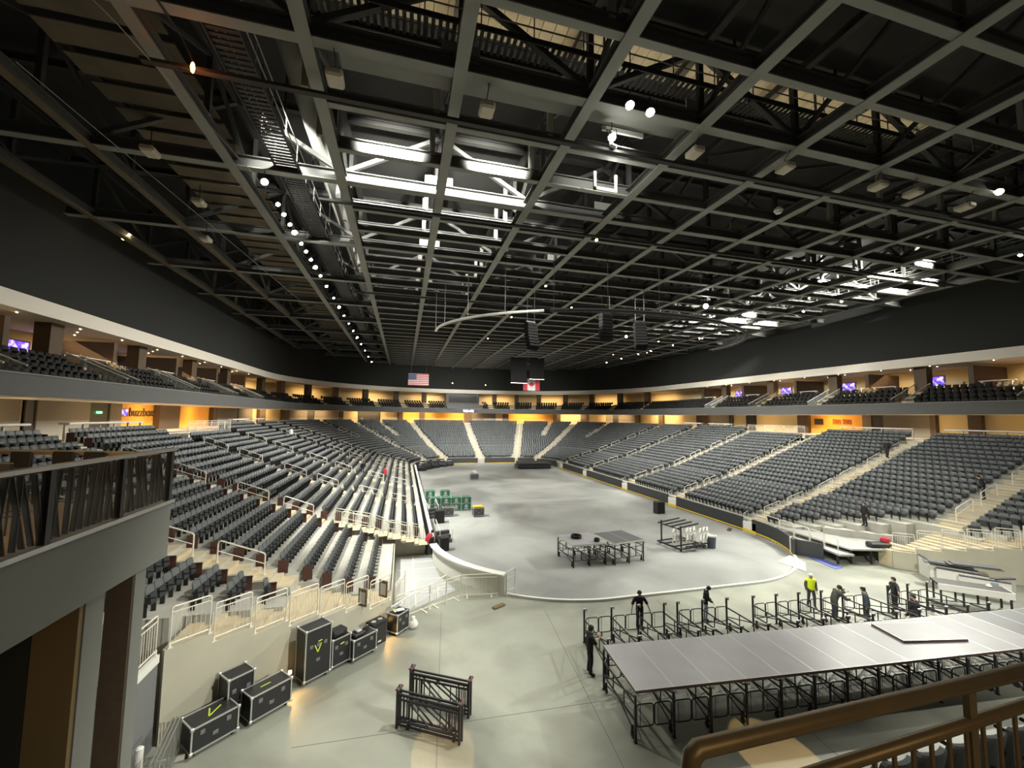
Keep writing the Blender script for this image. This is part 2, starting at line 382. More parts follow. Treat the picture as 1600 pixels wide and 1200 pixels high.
# fan of broad steps behind the cut corners, with the beige walls under the railings
def dpt(x, off=0.0):   # point on the diagonal wall line, off metres inwards
    s = 1 if x > 0 else -1
    n = Vector((s*0.9, 1.0)).normalized()
    return (x+n.x*off, diag(x)+n.y*off)
PANELS = [(15.65, 16.44, 1.12), (16.54, 17.33, 1.42), (17.40, 18.17, 1.63), (18.25, 19.04, 1.83), (19.14, 19.91, 2.05), (20.02, 20.81, 2.32), (20.91, 21.65, 2.62)]
for s, nm in ((-1, 'left'), (1, 'right')):
    b = MB()
    for i in range(15):
        xa, xb = 15.6+.41*i, 15.6+.41*(i+1); z = 1.08+.108*i
        yt = 0.9 if xb < 16.85 else 0.05
        if xa > 19.3: yt = min(0.05, diag(xa)+1.9)
        b.prism([dpt(s*xa), dpt(s*xb), (s*xb, yt), (s*xa, yt)], 0, z-.05)
    struct(b.build('floor_crosswalk_'+nm, 'step'))
    b = MB()
    for i, (xa, xb, z) in enumerate(PANELS):
        x0 = 15.6 if i == 0 else (PANELS[i-1][1]+xa)/2; x1 = 21.75 if i == 6 else (xb+PANELS[i+1][0])/2
        b.prism([dpt(s*x0, -0.16), dpt(s*x1, -0.16), dpt(s*x1, 0), dpt(s*x0, 0)], 0, z-.06)
    if s < 0: b.prism([(s*15.6, diag(15.6)-.1), (s*15.5, diag(15.6)-.1), (s*15.5, 9.3), (s*15.6, 9.3)], 0, 1.1)
    struct(b.build('wall_corner_'+nm, 'wallbeige'))
# gray wall and piers under the balcony
b = MB(); b.bx(-22.2, -21.75, -7.8, -5.62, 0, 2.30); struct(b.build('wall_balcony_return', 'wallgray'))
b = MB(); b.bx(-21.85, -21.72, -7.8, -5.62, 2.30, 2.52); struct(b.build('trim_return_slab', 'white'))
b = MB(); b.bx(-20.49, -20.09, -10.4, -10.36, 0, 6.4); struct(b.build('wall_balcony_pier_face', 'brown'))
b = MB(); b.bx(-20.49, -20.07, -10.36, -10.02, 0, 6.4); struct(b.build('wall_balcony_pier', 'fascia'))
b = MB(); b.bx(-20.6, -20.2, -11.4, -10.95, 0, 6.4); struct(b.build('wall_balcony_column', 'fascia'))
b = MB(); b.bx(-20.80, -20.22, -11.5, -11.41, 0, 6.4); struct(b.build('wall_balcony_dark_panel', 'wood'))
b = MB(); b.bx(-24, -20.81, -11.5, -11.4, 0, 6.4); struct(b.build('wall_balcony_back', 'black'))

# aisles: stair strips
AISLES = []   # seg, value, list of rows, label
side = [(-0.6, 'nearest'), (8.8, 'second'), (19.0, 'third'), (28.8, 'fourth'), (41.0, 'fifth'), (51.0, 'sixth')]
for y, nm in side:
    AISLES.append(('L', y, ([] if y < 0 else LOW)+UP, nm+' stairs of the left stand'))
    AISLES.append(('R', y, ([] if y < 0 else LOW)+UP, nm+' stairs of the right stand'))
for sg, v, full, nm in [('AL', 45, 1, 'far left corner stairs'), ('AL', 72, 1, 'left far-end stairs'), ('F', 0.0, 1, 'middle far-end stairs'), ('AR', 72, 1, 'right far-end stairs'), ('AR', 45, 1, 'far right corner stairs'),
                        ('AL', 57, 0, 'short upper stairs at far left'), ('AR', 57, 0, 'short upper stairs at far right'), ('AR', 28, 0, 'short upper stairs at right corner'), ('AL', 28, 0, 'short upper stairs at left corner')]:
    AISLES.append((sg, v, (LOW if full else [])+(UP if full else UP[7:]), nm))
b = MB(); HW = 0.6
def obox(b, c, a, u0, u1, w0, w1, z0, z1, mi=0):   # oriented box; u along inward dir, w sideways
    ca, sa = math.cos(a), math.sin(a)
    P = [(c[0]+u*ca-w*sa, c[1]+u*sa+w*ca) for u, w in ((u0, w0), (u1, w0), (u1, w1), (u0, w1))]
    b.prism(P, z0, z1, mi)
for sg, v, rows, nm in AISLES:
    zp = None
    for d0, d1, z in rows:
        (x, y), a = pt(sg, v, d0)
        obox(b, (x, y), a, -(d1-d0)+0.01, 0.0, -HW, HW, z, z+0.012)
        if zp is not None: obox(b, (x, y), a, 0.0, 0.30, -HW, HW, zp+0.012, (z+zp)/2)
        zp = z
struct(b.build('floor_aisle_steps', 'step'))

# ------------------------------------------------------------------ concourse, ring and upper walls
YN = -3.0
b = MB(); b.ribbon(path(DTOP, YN, YN), path(30.5, YN, YN), ZC-0.35, ZC); struct(b.build('floor_concourse', 'soffit'))
# back wall built segment by segment
def arclist(d, a, bnd, n=6):
    """points at offset d between two plan parameters on the same segment"""
    sg = a[0]; return [pt(sg, a[1]+(bnd-a[1])*i/n, d)[0] for i in range(n+1)]
def wallseg(sg, v0, v1, d, th, z0, z1, name, mt):
    n = 1 if sg in 'LRF' else max(2, int(abs(v1-v0)/4))
    b = MB(); b.ribbon(arclist(d, (sg, v0), v1, n), arclist(d+th, (sg, v0), v1, n), z0, z1)
    return struct(b.build(name, mt))
DB = 27.0
ZT = 10.1
def run(sg, lst, side_nm):
    for v0, v1, k in lst:
        if k == 'tan':
            wallseg(sg, v0, v1, DB, .2, ZC+1.05, ZT, 'wall_concourse_'+side_nm, 'tan'); wallseg(sg, v0, v1, DB, .2, ZC, ZC+1.05, 'wall_dado_'+side_nm, 'tanlow')
        elif k in ('orange', 'cream'):
            wallseg(sg, v0, v1, DB+.3, .2, ZC, ZT, 'wall_bar_'+side_nm, k)
        elif k == 'door':
            wallseg(sg, v0, v1, DB+0.1, .1, ZC, ZT, 'door_concourse_'+side_nm, 'door')
        else: wallseg(sg, v0, v1, DB-.25, .5, ZC, ZT, 'wall_pier_'+side_nm, 'brown')
run('L', [(9, 14.9, 'tan'), (14.9, 15.4, 'cream'), (15.4, 16.2, 'door'), (16.2, 21.2, 'tan'), (21.2, 23.6, 'door'), (23.6, 25.1, 'tan'), (25.1, 30.6, 'orange'), (30.6, 34.6, 'pier'), (34.6, 43.1, 'orange'), (43.1, 44.3, 'pier'), (44.3, 51.8, 'tan'), (51.8, 52.43, 'door')], 'left')
run('AL', [(0, 8, 'tan'), (8, 11, 'cream'), (11, 14, 'pier'), (14, 22, 'cream'), (22, 25, 'pier'), (25, 33, 'tan'), (33, 36, 'door'), (36, 46, 'tan'), (46, 48, 'door'), (48, 54, 'cream'), (54, 63, 'door'), (63, 70, 'cream'), (70, 72, 'pier'), (72, 79, 'orange'), (79, 81, 'pier'), (81, 90, 'orange')], 'far_left')
run('F', [(-XC, 0.3, 'orange'), (0.3, 2.3, 'pier'), (2.3, XC, 'tan')], 'far')
run('AR', [(90, 83, 'tan'), (83, 80, 'cream'), (80, 77.5, 'pier'), (77.5, 58, 'orange'), (58, 55, 'pier'), (55, 46, 'cream'), (46, 43, 'pier'), (43, 35, 'cream'), (35, 32, 'tan'), (32, 29.5, 'door'), (29.5, 22, 'tan'), (22, 20, 'pier'), (20, 11, 'cream'), (11, 9, 'pier'), (9, 0, 'cream')], 'far_right')
run('R', [(52.43, 47.9, 'cream'), (47.9, 44.8, 'pier'), (44.8, 39.8, 'tan'), (39.8, 39.2, 'door'), (39.2, 36.3, 'cream'), (36.3, 34.4, 'door'), (34.4, 26.8, 'cream'), (26.8, 25.2, 'pier'), (25.2, 18.3, 'orange'), (18.3, 17.3, 'tan'), (17.3, 16, 'door'), (16, 11.4, 'tan'), (11.4, 10.9, 'pier'), (10.9, 8.3, 'cream'), (8.3, 7.3, 'pier'), (7.3, 0, 'cream'), (0, -3, 'tan')], 'right')
b = MB(); b.ribbon(path(DB+1.85, YN, YN), path(DB+2.0, YN, YN), ZC-.3, 10.2); struct(b.build('wall_concourse_back', 'tan'))
# suite ring: slab, fascia, rows
b = MB(); b.ribbon(path(21.0, YN, YN), path(31, YN, YN), 10.1, 10.4); struct(b.build('floor_suite_slab', 'soffit'))
b = MB(); b.ribbon(path(20.85, YN, YN), path(20.995, YN, YN), 10.1, 11.2); struct(b.build('wall_ring_fascia', 'fasciadk'))
b = MB(); b.ribbon(path(20.78, YN, YN), path(21.05, YN, YN), 11.2, 11.27); struct(b.build('trim_ring_cap', 'fascia'))
SUITE = [(21.2+0.92*k, 21.2+0.92*(k+1), 10.75+0.5*k) for k in range(4)]
b = MB()
for d0, d1, z in SUITE: b.ribbon(path(d0, YN, YN), path(d1, YN, YN), 10.4, z)
struct(b.build('floor_suite_rows', 'brownfl'))
ds = SUITE[-1][1]
b = MB(); b.ribbon(path(ds, YN, YN), path(30.0, YN, YN), 10.4, 12.35); struct(b.build('floor_suite_rooms', 'brownfl'))
b = MB(); b.ribbon(path(30.0, YN, YN), path(30.2, YN, YN), 10.4, 15.4); struct(b.build('wall_suite_back', 'cream'))
b = MB(); b.ribbon(path(23.9, YN, YN), path(30.2, YN, YN), 15.2, 15.35); struct(b.build('ceiling_suites', 'soffit'))
b = MB(); b.ribbon(path(23.7, YN, YN), path(23.9, YN, YN), 15.15, 16.1); struct(b.build('trim_bulkhead', 'soffit'))
b = MB(); b.ribbon(path(24.0, YN, YN), path(24.2, YN, YN), 16.1, 26.0); struct(b.build('wall_upper_dark', 'black'))
# roof
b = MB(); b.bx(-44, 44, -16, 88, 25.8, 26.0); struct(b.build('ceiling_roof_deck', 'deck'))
b = MB()
for k in range(52): b.bx(-28.6, -24.2, -10+1.5*k, -10+1.5*k+1.1, 23.4, 23.46)
struct(b.build('ceiling_side_panels', 'steelbr'))
b = MB()
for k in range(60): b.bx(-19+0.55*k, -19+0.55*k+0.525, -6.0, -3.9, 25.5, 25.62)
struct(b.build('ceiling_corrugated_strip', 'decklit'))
# ------------------------------------------------------------------ roof steel
XS = [-23.85+5.08*j for j in range(12)]; ZB = 21.5
CR = [-11.85+2.85*k for k in range(34)]
def ibeam(b, p0, p1, w, h, mi=0, t=0.05, web=1):      # p at bottom centre line
    up = Vector((0, 0, 1)); a, c = Vector(p0), Vector(p1)
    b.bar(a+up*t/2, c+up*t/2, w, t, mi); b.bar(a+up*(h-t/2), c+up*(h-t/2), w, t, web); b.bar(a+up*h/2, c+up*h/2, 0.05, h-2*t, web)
def long_truss(x, i, label, m='steel', w=0.46):
    t = thing('roof_truss', label, 'roof truss', (x, -14, ZB), 0, 'lengthwise roof trusses')
    L = 100
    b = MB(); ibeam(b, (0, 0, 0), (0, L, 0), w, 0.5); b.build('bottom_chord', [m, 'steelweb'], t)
    b = MB(); ibeam(b, (0, 0, 3.4), (0, L, 3.4), 0.3, 0.35, web=0); b.build('top_chord', 'steeldk', t)
    b = MB()
    for k in range(18): b.bar((0, 2.15+5.7*k, 0.5), (0, 2.15+5.7*k, 3.4), 0.22, 0.22)
    for k in range(17):
        y = 2.15+5.7*k
        if k % 2: b.bar((0, y, 0.5), (0, y+5.7, 3.4), 0.16, 0.16)
        else: b.bar((0, y, 3.4), (0, y+5.7, 0.5), 0.16, 0.16)
    b.build('web_members', 'steeldk', t)
    return t
nl = len(XS)
for j, x in enumerate(XS):
    long_truss(x, j, '%s long gray roof truss from the left catwalk, running the length of the hall' % nth(j+1))
for x, nm in ((-29.6, 'brown lengthwise roof truss left of the catwalk, over the left stand'), (-34.6, 'outermost dark lengthwise roof truss, beside the left dark upper wall')):
    long_truss(x, 0, nm, 'steelbr', 0.4)
for k, y in enumerate(CR):
    nm = '%s roof beam crossing the hall, counted from the near end' % nth(k+1)
    x0, x1 = XS[1], XS[-1]
    if k % 3 == 2: x0, x1 = -36, 36
    t = thing('roof_beam', nm, 'roof beam', (0, y, ZB), 0, 'crosswise roof beams')
    b = MB()
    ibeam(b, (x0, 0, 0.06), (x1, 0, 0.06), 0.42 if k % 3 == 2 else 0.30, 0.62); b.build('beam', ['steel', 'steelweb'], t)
    if k % 3 == 2:
        b = MB(); ibeam(b, (x0, 0, 3.5), (x1, 0, 3.5), 0.3, 0.35, web=0); b.build('top_chord', 'steeldk', t)
        b = MB(); c = 0
        xx = [-33.9, -29.6]+XS
        for a, e in zip(xx, xx[1:]):
            if c % 2: b.bar((a, 0, 0.6), (e, 0, 3.5), 0.22, 0.22)
            else: b.bar((a, 0, 3.5), (e, 0, 0.6), 0.22, 0.22)
            c += 1
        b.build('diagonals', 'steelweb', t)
        b = MB()
        for a in XS[2:9:2]: b.prism([(a-.7, -.03), (a+.7, -.03), (a+.7, .03), (a-.7, .03)], 0.6, 1.25)
        b.build('gusset_plate', 'steel', t)
    else:
        b = MB()
        for a in XS[1:4]+XS[7:10]: b.bx(a-0.75, a-0.5, -.1, .1, 0.6, 2.9)
        b.build('hanger', 'steel', t)
# catwalks
def catwalk(p0, p1, label, w=1.0, fill='steeldk'):
    t = thing('catwalk', label, 'catwalk', p0, math.atan2(p1[1]-p0[1], p1[0]-p0[0]))
    L = (Vector(p1)-Vector(p0)).length
    b = MB()
    for k in range(int(L/0.25)): b.bx(k*.25, k*.25+.14, -w/2, w/2, 0, .04)
    b.bx(0, L, -w/2-.05, -w/2, -.1, .12); b.bx(0, L, w/2, w/2+.05, -.1, .12); b.build('walkway', fill, t)
    for s in (-1, 1):
        b = MB()
        for z in (0.55, 1.1): b.tube([(0, s*w/2, z), (L, s*w/2, z)], 0.03)
        for k in range(int(L/2)+1): b.tube([(k*2, s*w/2, 0), (k*2, s*w/2, 1.1)], 0.025)
        b.build('railing', 'steel', t)
    for k in range(int(L/5.7)+1):
        for s in (-1, 1): b = MB(); b.bx(k*5.7-.04, k*5.7+.04, s*w/2-.04, s*w/2+.04, 1.1, 3.2); b.build('hanger', 'steeldk', t)
catwalk((-21.4, -6, 21.9), (-21.4, 84, 21.9), 'long steel catwalk over the left stand carrying the row of floodlights')
catwalk((27.6, -6, 21.9), (27.6, 84, 21.9), 'long steel catwalk over the right stand below the bright roof frames')
catwalk((-19, -5.9, 23.3), (20, -5.9, 23.3), 'crosswise steel catwalk high under the pale corrugated roof strip')
area('catwalk_work_light', (-2, -4.9, 23.9), (-2, -4.9, 30), 110, 34, 0.4, (1, 0.8, 0.5))
# flood lamps
def flood(parent_to, label, loc, to, s=1.0, group='floodlights along the left catwalk', lens='coollens'):
    d = Vector(to)-Vector(loc); rz = math.atan2(d.y, d.x); el = math.atan2(-d.z, math.hypot(d.x, d.y))
    t = thing('floodlight', label, 'floodlight', loc, rz, group)
    ce, se = math.cos(el), math.sin(el)
    def P(u, v, w): return (s*(u*ce+w*se), s*v, s*(-u*se+w*ce))
    b = MB(); k = [(-.25, .16), (-.1, .22), (.12, .26)]; n = 10; vs = []
    for u, r in k:
        for j in range(n): a = 2*PI*j/n; vs.append(P(u, r*math.cos(a), r*math.sin(a)))
    b.add(vs, [(i*n+j, i*n+(j+1) % n, (i+1)*n+(j+1) % n, (i+1)*n+j) for i in range(2) for j in range(n)]+[tuple(range(n))[::-1]])
    ho = b.build('housing', 'steeldk', t)
    b = MB(); b.add([P(.10, .235*math.cos(2*PI*j/n), .235*math.sin(2*PI*j/n)) for j in range(n)], [tuple(range(n))]); b.build('lens', lens, ho)
    b = MB(); b.tube([P(0, .3, 0), (0, s*.3, s*.45), (0, -s*.3, s*.45), P(0, -.3, 0)], 0.025*s, 5); b.tube([(0, 0, s*.45), (0, 0, s*.9)], 0.03*s, 5); b.build('yoke', 'blksteel', t)
    return t
fl_y = [2.3, 4.6, 5.8, 7.1, 8.2, 10.0, 11.4, 13.0, 14.6, 16.7, 19.6, 23.5, 27, 31, 35.3, 40, 45, 51, 58, 66, 74, 80]
for i, y in enumerate(fl_y):
    flood(None, '%s lit floodlight from the near end of the left catwalk' % nth(i+1), (-22.4, y, 21.0), (-15, y-9, 8), 0.5 if i % 4 else 0.72)
for i, (x, y, z, nm) in enumerate([(-7.1, -6.5, 21.6, 'left one of two white floodlights side by side under the near roof beams'), (-6.2, -6.5, 21.5, 'right one of two white floodlights side by side under the near roof beams'),
                                   (14.5, 15, 21.0, 'brightest glaring round floodlight under the middle of the roof'), (15.2, 31.8, 21.0, 'white floodlight below and behind the glaring one, mid roof'),
                                   (14.9, -6.4, 21.6, 'white floodlight at the far right edge of the near roof steel'), (-7.0, -4.9, 21.4, 'bright lamp on the bracket below the long roof trusses')]):
    flood(None, nm, (x, y, z), (CAM.x+6, CAM.y+3, 2), 1.0 if i == 2 else 0.7, 'single white floodlights in the roof')
for i in range(12):
    flood(None, '%s small floodlight from the near end of the right catwalk' % nth(i+1), (26.4, -2+5.4*i+(i % 3)*.7, 21.2), (10, -4+5.4*i, 0), 0.5, 'floodlights along the right catwalk')
for i, (x, y, z) in enumerate([(-17.2, 83.5, 17.6), (-3.5, 83.6, 17.0), (5, 83.6, 16.8), (-13, 84, 17.4), (29.4, 76.2, 17.2), (24, 79.5, 17.4)]):
    flood(None, '%s small warm work light from the left along the far dark wall' % nth(i+1), (x, y, z+.6), (x*.6, 40, 8), 0.5, 'warm work lights along the far wall', 'warmlens')
for i, (x, y) in enumerate([(-3.3, 4.0), (-3.3, 14), (-3.3, 26), (-3.3, 40), (1.75, 20), (1.75, 36), (22, 10), (22, 22), (22, 34), (22, 48), (26.5, 30), (26.5, 44)]):
    flood(None, ('small warm lamp under the %s long truss from the left, %s from near end' % (nth(5 if x < 0 else 6 if x < 10 else 10), nth(1+i % 4))) if x < 25 else '%s amber lamp beside the right catwalk railing' % nth(i-9), (x, y, 21.1), (x-2, y-12, 4), 0.42, 'small warm lamps under the roof trusses', 'warmlens')
flood(None, 'flaring amber lamp on the left wall under the dark roof', (-35.4, 15.3, 22.0), (-20, -10, 9), 0.6, None, 'warmlens')
point('amber_lamp_light', (-34.6, 14.4, 21.9), 60, WARM)
# red lamp on the cable near top left
t = thing('red_warning_lamp', 'glowing red-orange lamp hanging on a cable near the upper left', 'warning lamp', (-22.4, -4.9, 20.9))
b = MB(); b.lathe([(0.02, -.3), (.05, -.25), (.07, -.1), (.05, .03), (.02, .08)], n=10); b.build('globe', 'redlens', t)
b = MB(); b.tube([(0, 0, .1), (-.15, -.5, .5), (-.3, -1.6, .62)], 0.035); b.tube([(-.35, -.1, -.3), (0, 0, -.3)], .02); b.build('bracket', 'blksteel', t)
point('red_lamp_light', (-22.3, -4.8, 20.4), 10, (1, 0.3, 0.08))
# hanging oval speakers
for i, (x, y, z) in enumerate([(-17.9, -5.6, 20.9), (-12.6, -5.6, 20.9), (-3.4, -5.6, 20.9), (1.3, -5.8, 20.9), (6.9, -5.9, 20.9), (9.3, -5.9, 20.9), (13.5, -5.7, 20.9), (-26.5, 0.9, 20.9), (-26.5, 5.4, 20.9), (-28, 10, 20.6)]):
    nm = '%s pale rounded speaker from the left, hanging below the near roof beams' % nth(i+1) if i < 7 else '%s pale round speaker from the near end, hanging over the left stand' % nth(i-6)
    t = thing('pendant_speaker', nm, 'speaker', (x, y, z), 0, 'pale pendant speakers')
    b = MB(); b.bxb(-.28, .28, -.36, .36, -.16, .14, .12); b.build('housing', 'pendant', t, smooth=False)
    b = MB(); b.tube([(0, 0, .14), (0, 0, .4), (0, (-6.15-y) if y < 0 else 0, .7), (0, (-6.15-y) if y < 0 else 0, 1.0)], .02, 5); b.build('drop_rod', 'blksteel', t)
t = thing('camera_dome', 'small white security camera dome under a roof truss crossing', 'security camera', (5.0, -2.1, 21.2))
b = MB(); b.lathe([(.05, -.14), (.16, -.1), (.2, 0), (.24, .02), (.24, .1), (.08, .28)], n=12); b.build('dome', 'white', t)
# bracket frames, bright
for i, (x, y) in enumerate([(-5.6, -1.6), (-6.9, -4.6)]):
    t = thing('lit_bracket', ['bright white U-shaped bracket under the roof, right of the central bay', 'curved bright bracket below the near roof beam, above the U-shaped one'][i], 'bracket', (x, y, 21.0), 0)
    b = MB()
    if i == 0:
        b.bx(-.65, -.5, -.05, .05, 0, .95); b.bx(.55, .68, -.05, .05, .1, .95); b.bx(-.65, .68, -.05, .05, 0, .16)
    else: b.tube([(0, 0, .9), (-.1, -.05, .5), (-.05, -.2, .1), (.15, -.25, 0)], .09, 8); b.bx(-.4, 1.6, -.05, .05, .85, 1.05)
    b.build('frame', 'white', t)
point('bracket_light', (-5.6, -2.4, 21.2), 60, (1, 1, .92)); point('bracket_light', (-6.6, -5.0, 21.0), 30, (1, 1, .92))
# ducts and cable trays
b = MB(); b.bxb(-18, -3, -5.2, -4.3, 22.3, 23.3, .1); o = b.build('air_duct', 'steel'); tag(o, 'long square gray air duct across the roof behind the near speakers', 'duct')
b = MB(); b.tube([(-20.0, -4.0, 23.6), (-20.0, 80, 23.6)], .45, 10); o = b.build('air_duct', 'steel', smooth=True); tag(o, 'round gray air duct running beside the left catwalk', 'duct')
for i, (y, z) in enumerate([(-4.6, 20.95), (3.2, 20.9), (20, 20.8)]):
    b = MB(); b.bar((-20 if i else -24, y, z), (30, y, z), .22, .12); o = b.build('cable_tray', 'steeldk'); tag(o, '%s dark cable tray across the hall under the roof beams' % ['nearest', 'second', 'farthest'][i], 'cable tray', 'dark cable trays')
b = MB(); b.tube([(-25.2, -12, 20.6), (-23.9, -6, 20.9), (-22.5, 3, 21.0)], .018, 4); o = b.build('steel_cable', 'steel'); tag(o, 'thin steel cable running past the red lamp at upper left', 'cable')
b = MB(); b.tube([(-28.4, -3, 21.2), (-25.8, 30, 21.2)], .02, 4); o = b.build('steel_cable', 'steel'); tag(o, 'thin steel cable along the side panels over the left stand', 'cable')
# ring truss, line arrays, flags
t = thing('ring_truss', 'thin curved rigging ring hanging below the roof, white pipe at its left end', 'rigging ring', (2.5, 17, 17))
b = MB(); n = 40
def rp(a, r=0): return ((15.2+r)*math.cos(a), (11.4+r)*math.sin(a), 0)
b.tube([rp(R_(180+i*2.2)) for i in range(0, 27)], .1, 7); b.build('white_pipe', 'white', t)
b = MB(); b.tube([rp(R_(239+i*5)) for i in range(0, 26)], .14, 7); b.tube([rp(R_(239+i*5), -.5) for i in range(0, 26)], .05, 5); b.build('dark_pipe', 'blksteel', t)
b = MB(); b.bar(rp(R_(190)), rp(R_(215)), .1, .1)
for a in range(180, 370, 15): b.tube([rp(R_(a)), (rp(R_(a))[0], rp(R_(a))[1], 4.6)], .015, 4)
b.build('suspension_wires', 'blksteel', t)
for i, (x, y, z, rz, nm) in enumerate([(-4.2, 15.5, 16.6, .3, 'left curved black line-array speaker under the rigging ring'), (2.1, 13.0, 17.3, .1, 'middle straight black line-array speaker under the rigging ring'), (5.8, 13.4, 16.9, -.3, 'right curved black line-array speaker under the rigging ring')]):
    t = thing('line_array', nm, 'loudspeaker', (x, y, z), rz, 'hanging line arrays')
    for k in range(8):
        a = k*R_(5 if i != 1 else 1.0); b = MB(); b.bxb(-.55, .55, -.32, .32, -.14, .14, .04)
        o = b.build('cabinet', 'arrayblk', t, loc=(0, -(1-math.cos(a))*2.4 if i != 1 else 0, 1.2-.3*k)); o.rotation_euler = (-a, 0, 0)
    b = MB(); b.bx(-.5, .5, -.05, .05, 1.45, 1.55); b.tube([(-.4, 0, 1.5), (-.4, 0, 4.6)], .02, 4); b.tube([(.4, 0, 1.5), (.4, 0, 4.6)], .02, 4); b.build('rigging_bar', 'blksteel', t)
for i, (x, w) in enumerate([(7.4, 3.4), (11.3, 3.2)]):
    t = thing('hanging_drape', ['open-sided dark hanging drape frame left of the second flag', 'dark hanging drape above the red and white flag'][i], 'drape', (x, 60.5, 17.2 if i else 16.3))
    b = MB()
    for k in range(10): b.bx(-w/2+k*w/10, -w/2+(k+1)*w/10, .05*(k % 2), .05*(k % 2)+.06, 0, 5.2)
    b.build('cloth', 'arrayblk', t)
    b = MB(); b.bx(-w/2, w/2, -.02, .1, -.1, 0); b.build('bottom_bar', 'alu', t)
# flags
t = thing('flag', 'stars and stripes flag hanging from the roof at the far end', 'flag', (-12.5, 65.5, 15.45), 0, 'flags hanging from the roof')
fw, fh = 4.1, 2.4; b = MB()
def wav(x): return 0.12*math.sin(x*2.2)
for k in range(13):
    for q in range(10):
        x0, x1 = -fw/2+fw*q/10, -fw/2+fw*(q+1)/10; z0, z1 = fh*k/13, fh*(k+1)/13
        mi = 2 if (k >= 6 and q < 4) else (0 if k % 2 == 0 else 1)
        b.add([(x0, wav(x0), z0), (x1, wav(x1), z0), (x1, wav(x1), z1), (x0, wav(x0), z1), (x0, wav(x0)+.02, z0), (x1, wav(x1)+.02, z0), (x1, wav(x1)+.02, z1), (x0, wav(x0)+.02, z1)], MB.BF, mi)
for r in range(9):
    for q in range(6 if r % 2 == 0 else 5):
        x = -fw/2+.14+.27*q+(.135 if r % 2 else 0); z = fh-.1-.145*r; y = wav(x)-.012; P = []
        for j in range(10): a = PI/2+j*PI/5; rr = .055 if j % 2 == 0 else .022; P.append((x+rr*math.cos(a), y, z+rr*math.sin(a)))
        b.add(P, [tuple(range(10))], 1)
b.build('cloth', ['fred', 'fwhite', 'fblue'], t)
b = MB(); b.tube([(-fw/2, 0, fh+.03), (fw/2, 0, fh+.03)], .04); b.tube([(-1.5, 0, fh), (-1.5, 0, 5.6)], .015, 4); b.tube([(1.5, 0, fh), (1.5, 0, 5.6)], .015, 4); b.build('hanging_pole', 'steel', t)
t = thing('flag', 'red and white maple leaf flag hanging from the roof at the far end', 'flag', (11.6, 65.2, 15.1), 0, 'flags hanging from the roof')
fw, fh = 3.7, 2.5; b = MB()
for q in range(12):
    x0, x1 = -fw/2+fw*q/12, -fw/2+fw*(q+1)/12; mi = 0 if q < 3 or q > 8 else 1
    b.add([(x0, wav(x0), 0), (x1, wav(x1), 0), (x1, wav(x1), fh), (x0, wav(x0), fh), (x0, wav(x0)+.02, 0), (x1, wav(x1)+.02, 0), (x1, wav(x1)+.02, fh), (x0, wav(x0)+.02, fh)], MB.BF, mi)
leaf = [(0, .9), (.13, .62), (.3, .7), (.24, .36), (.42, .52), (.47, .42), (.72, .46), (.62, .26), (.7, .18), (.36, -.08), (.42, -.22), (.04, -.14), (.05, -.55)]
leaf = leaf+[(-x, z) for x, z in leaf[::-1] if x > 0]
b.add([(0, -.06, fh/2)]+[(x*1.05, -.03+wav(x)-.03, fh/2+z*.95-.08) for x, z in leaf], [(0, i+1, (i+1) % len(leaf)+1) for i in range(len(leaf))], 0)
b.build('cloth', ['fred', 'fwhite'], t)
b = MB(); b.tube([(-fw/2, 0, fh+.03), (fw/2, 0, fh+.03)], .04); b.tube([(-1.4, 0, fh), (-1.4, 0, 5.6)], .015, 4); b.tube([(1.4, 0, fh), (1.4, 0, 5.6)], .015, 4); b.build('hanging_pole', 'steel', t)

# ------------------------------------------------------------------ seats
PITCH = 0.5
def lerp_poly(P, s):
    acc = 0
    for (x0, y0), (x1, y1) in zip(P, P[1:]):
        L = math.hypot(x1-x0, y1-y0)
        if s <= acc+L or (x1, y1) == P[-1]:
            t = (s-acc)/L; return (x0+(x1-x0)*t, y0+(y1-y0)*t), (x1-x0, y1-y0)
        acc += L
def seats_row(segs, d, m0, m1, sgn):
    """seat positions along a block at offset d; sgn = +1 when the path runs clockwise seen from above"""
    P = []
    for sg, v0, v1 in segs:
        n = 1 if sg in 'LRF' else max(2, int(abs(v1-v0)/3))
        for i in range(n+1):
            q = pt(sg, v0+(v1-v0)*i/n, d)[0]
            if not P or math.hypot(q[0]-P[-1][0], q[1]-P[-1][1]) > 1e-4: P.append(q)
    L = sum(math.hypot(b[0]-a[0], b[1]-a[1]) for a, b in zip(P, P[1:]))-m0-m1
    n = int(L/PITCH); out = []
    if n < 1: return out
    g = (L-n*PITCH)/2
    for i in range(n):
        (x, y), (tx, ty) = lerp_poly(P, m0+g+(i+.5)*PITCH)
        out.append((x, y, math.atan2(-tx, ty) if sgn > 0 else math.atan2(tx, -ty)))
    return out
A2 = HW+0.12
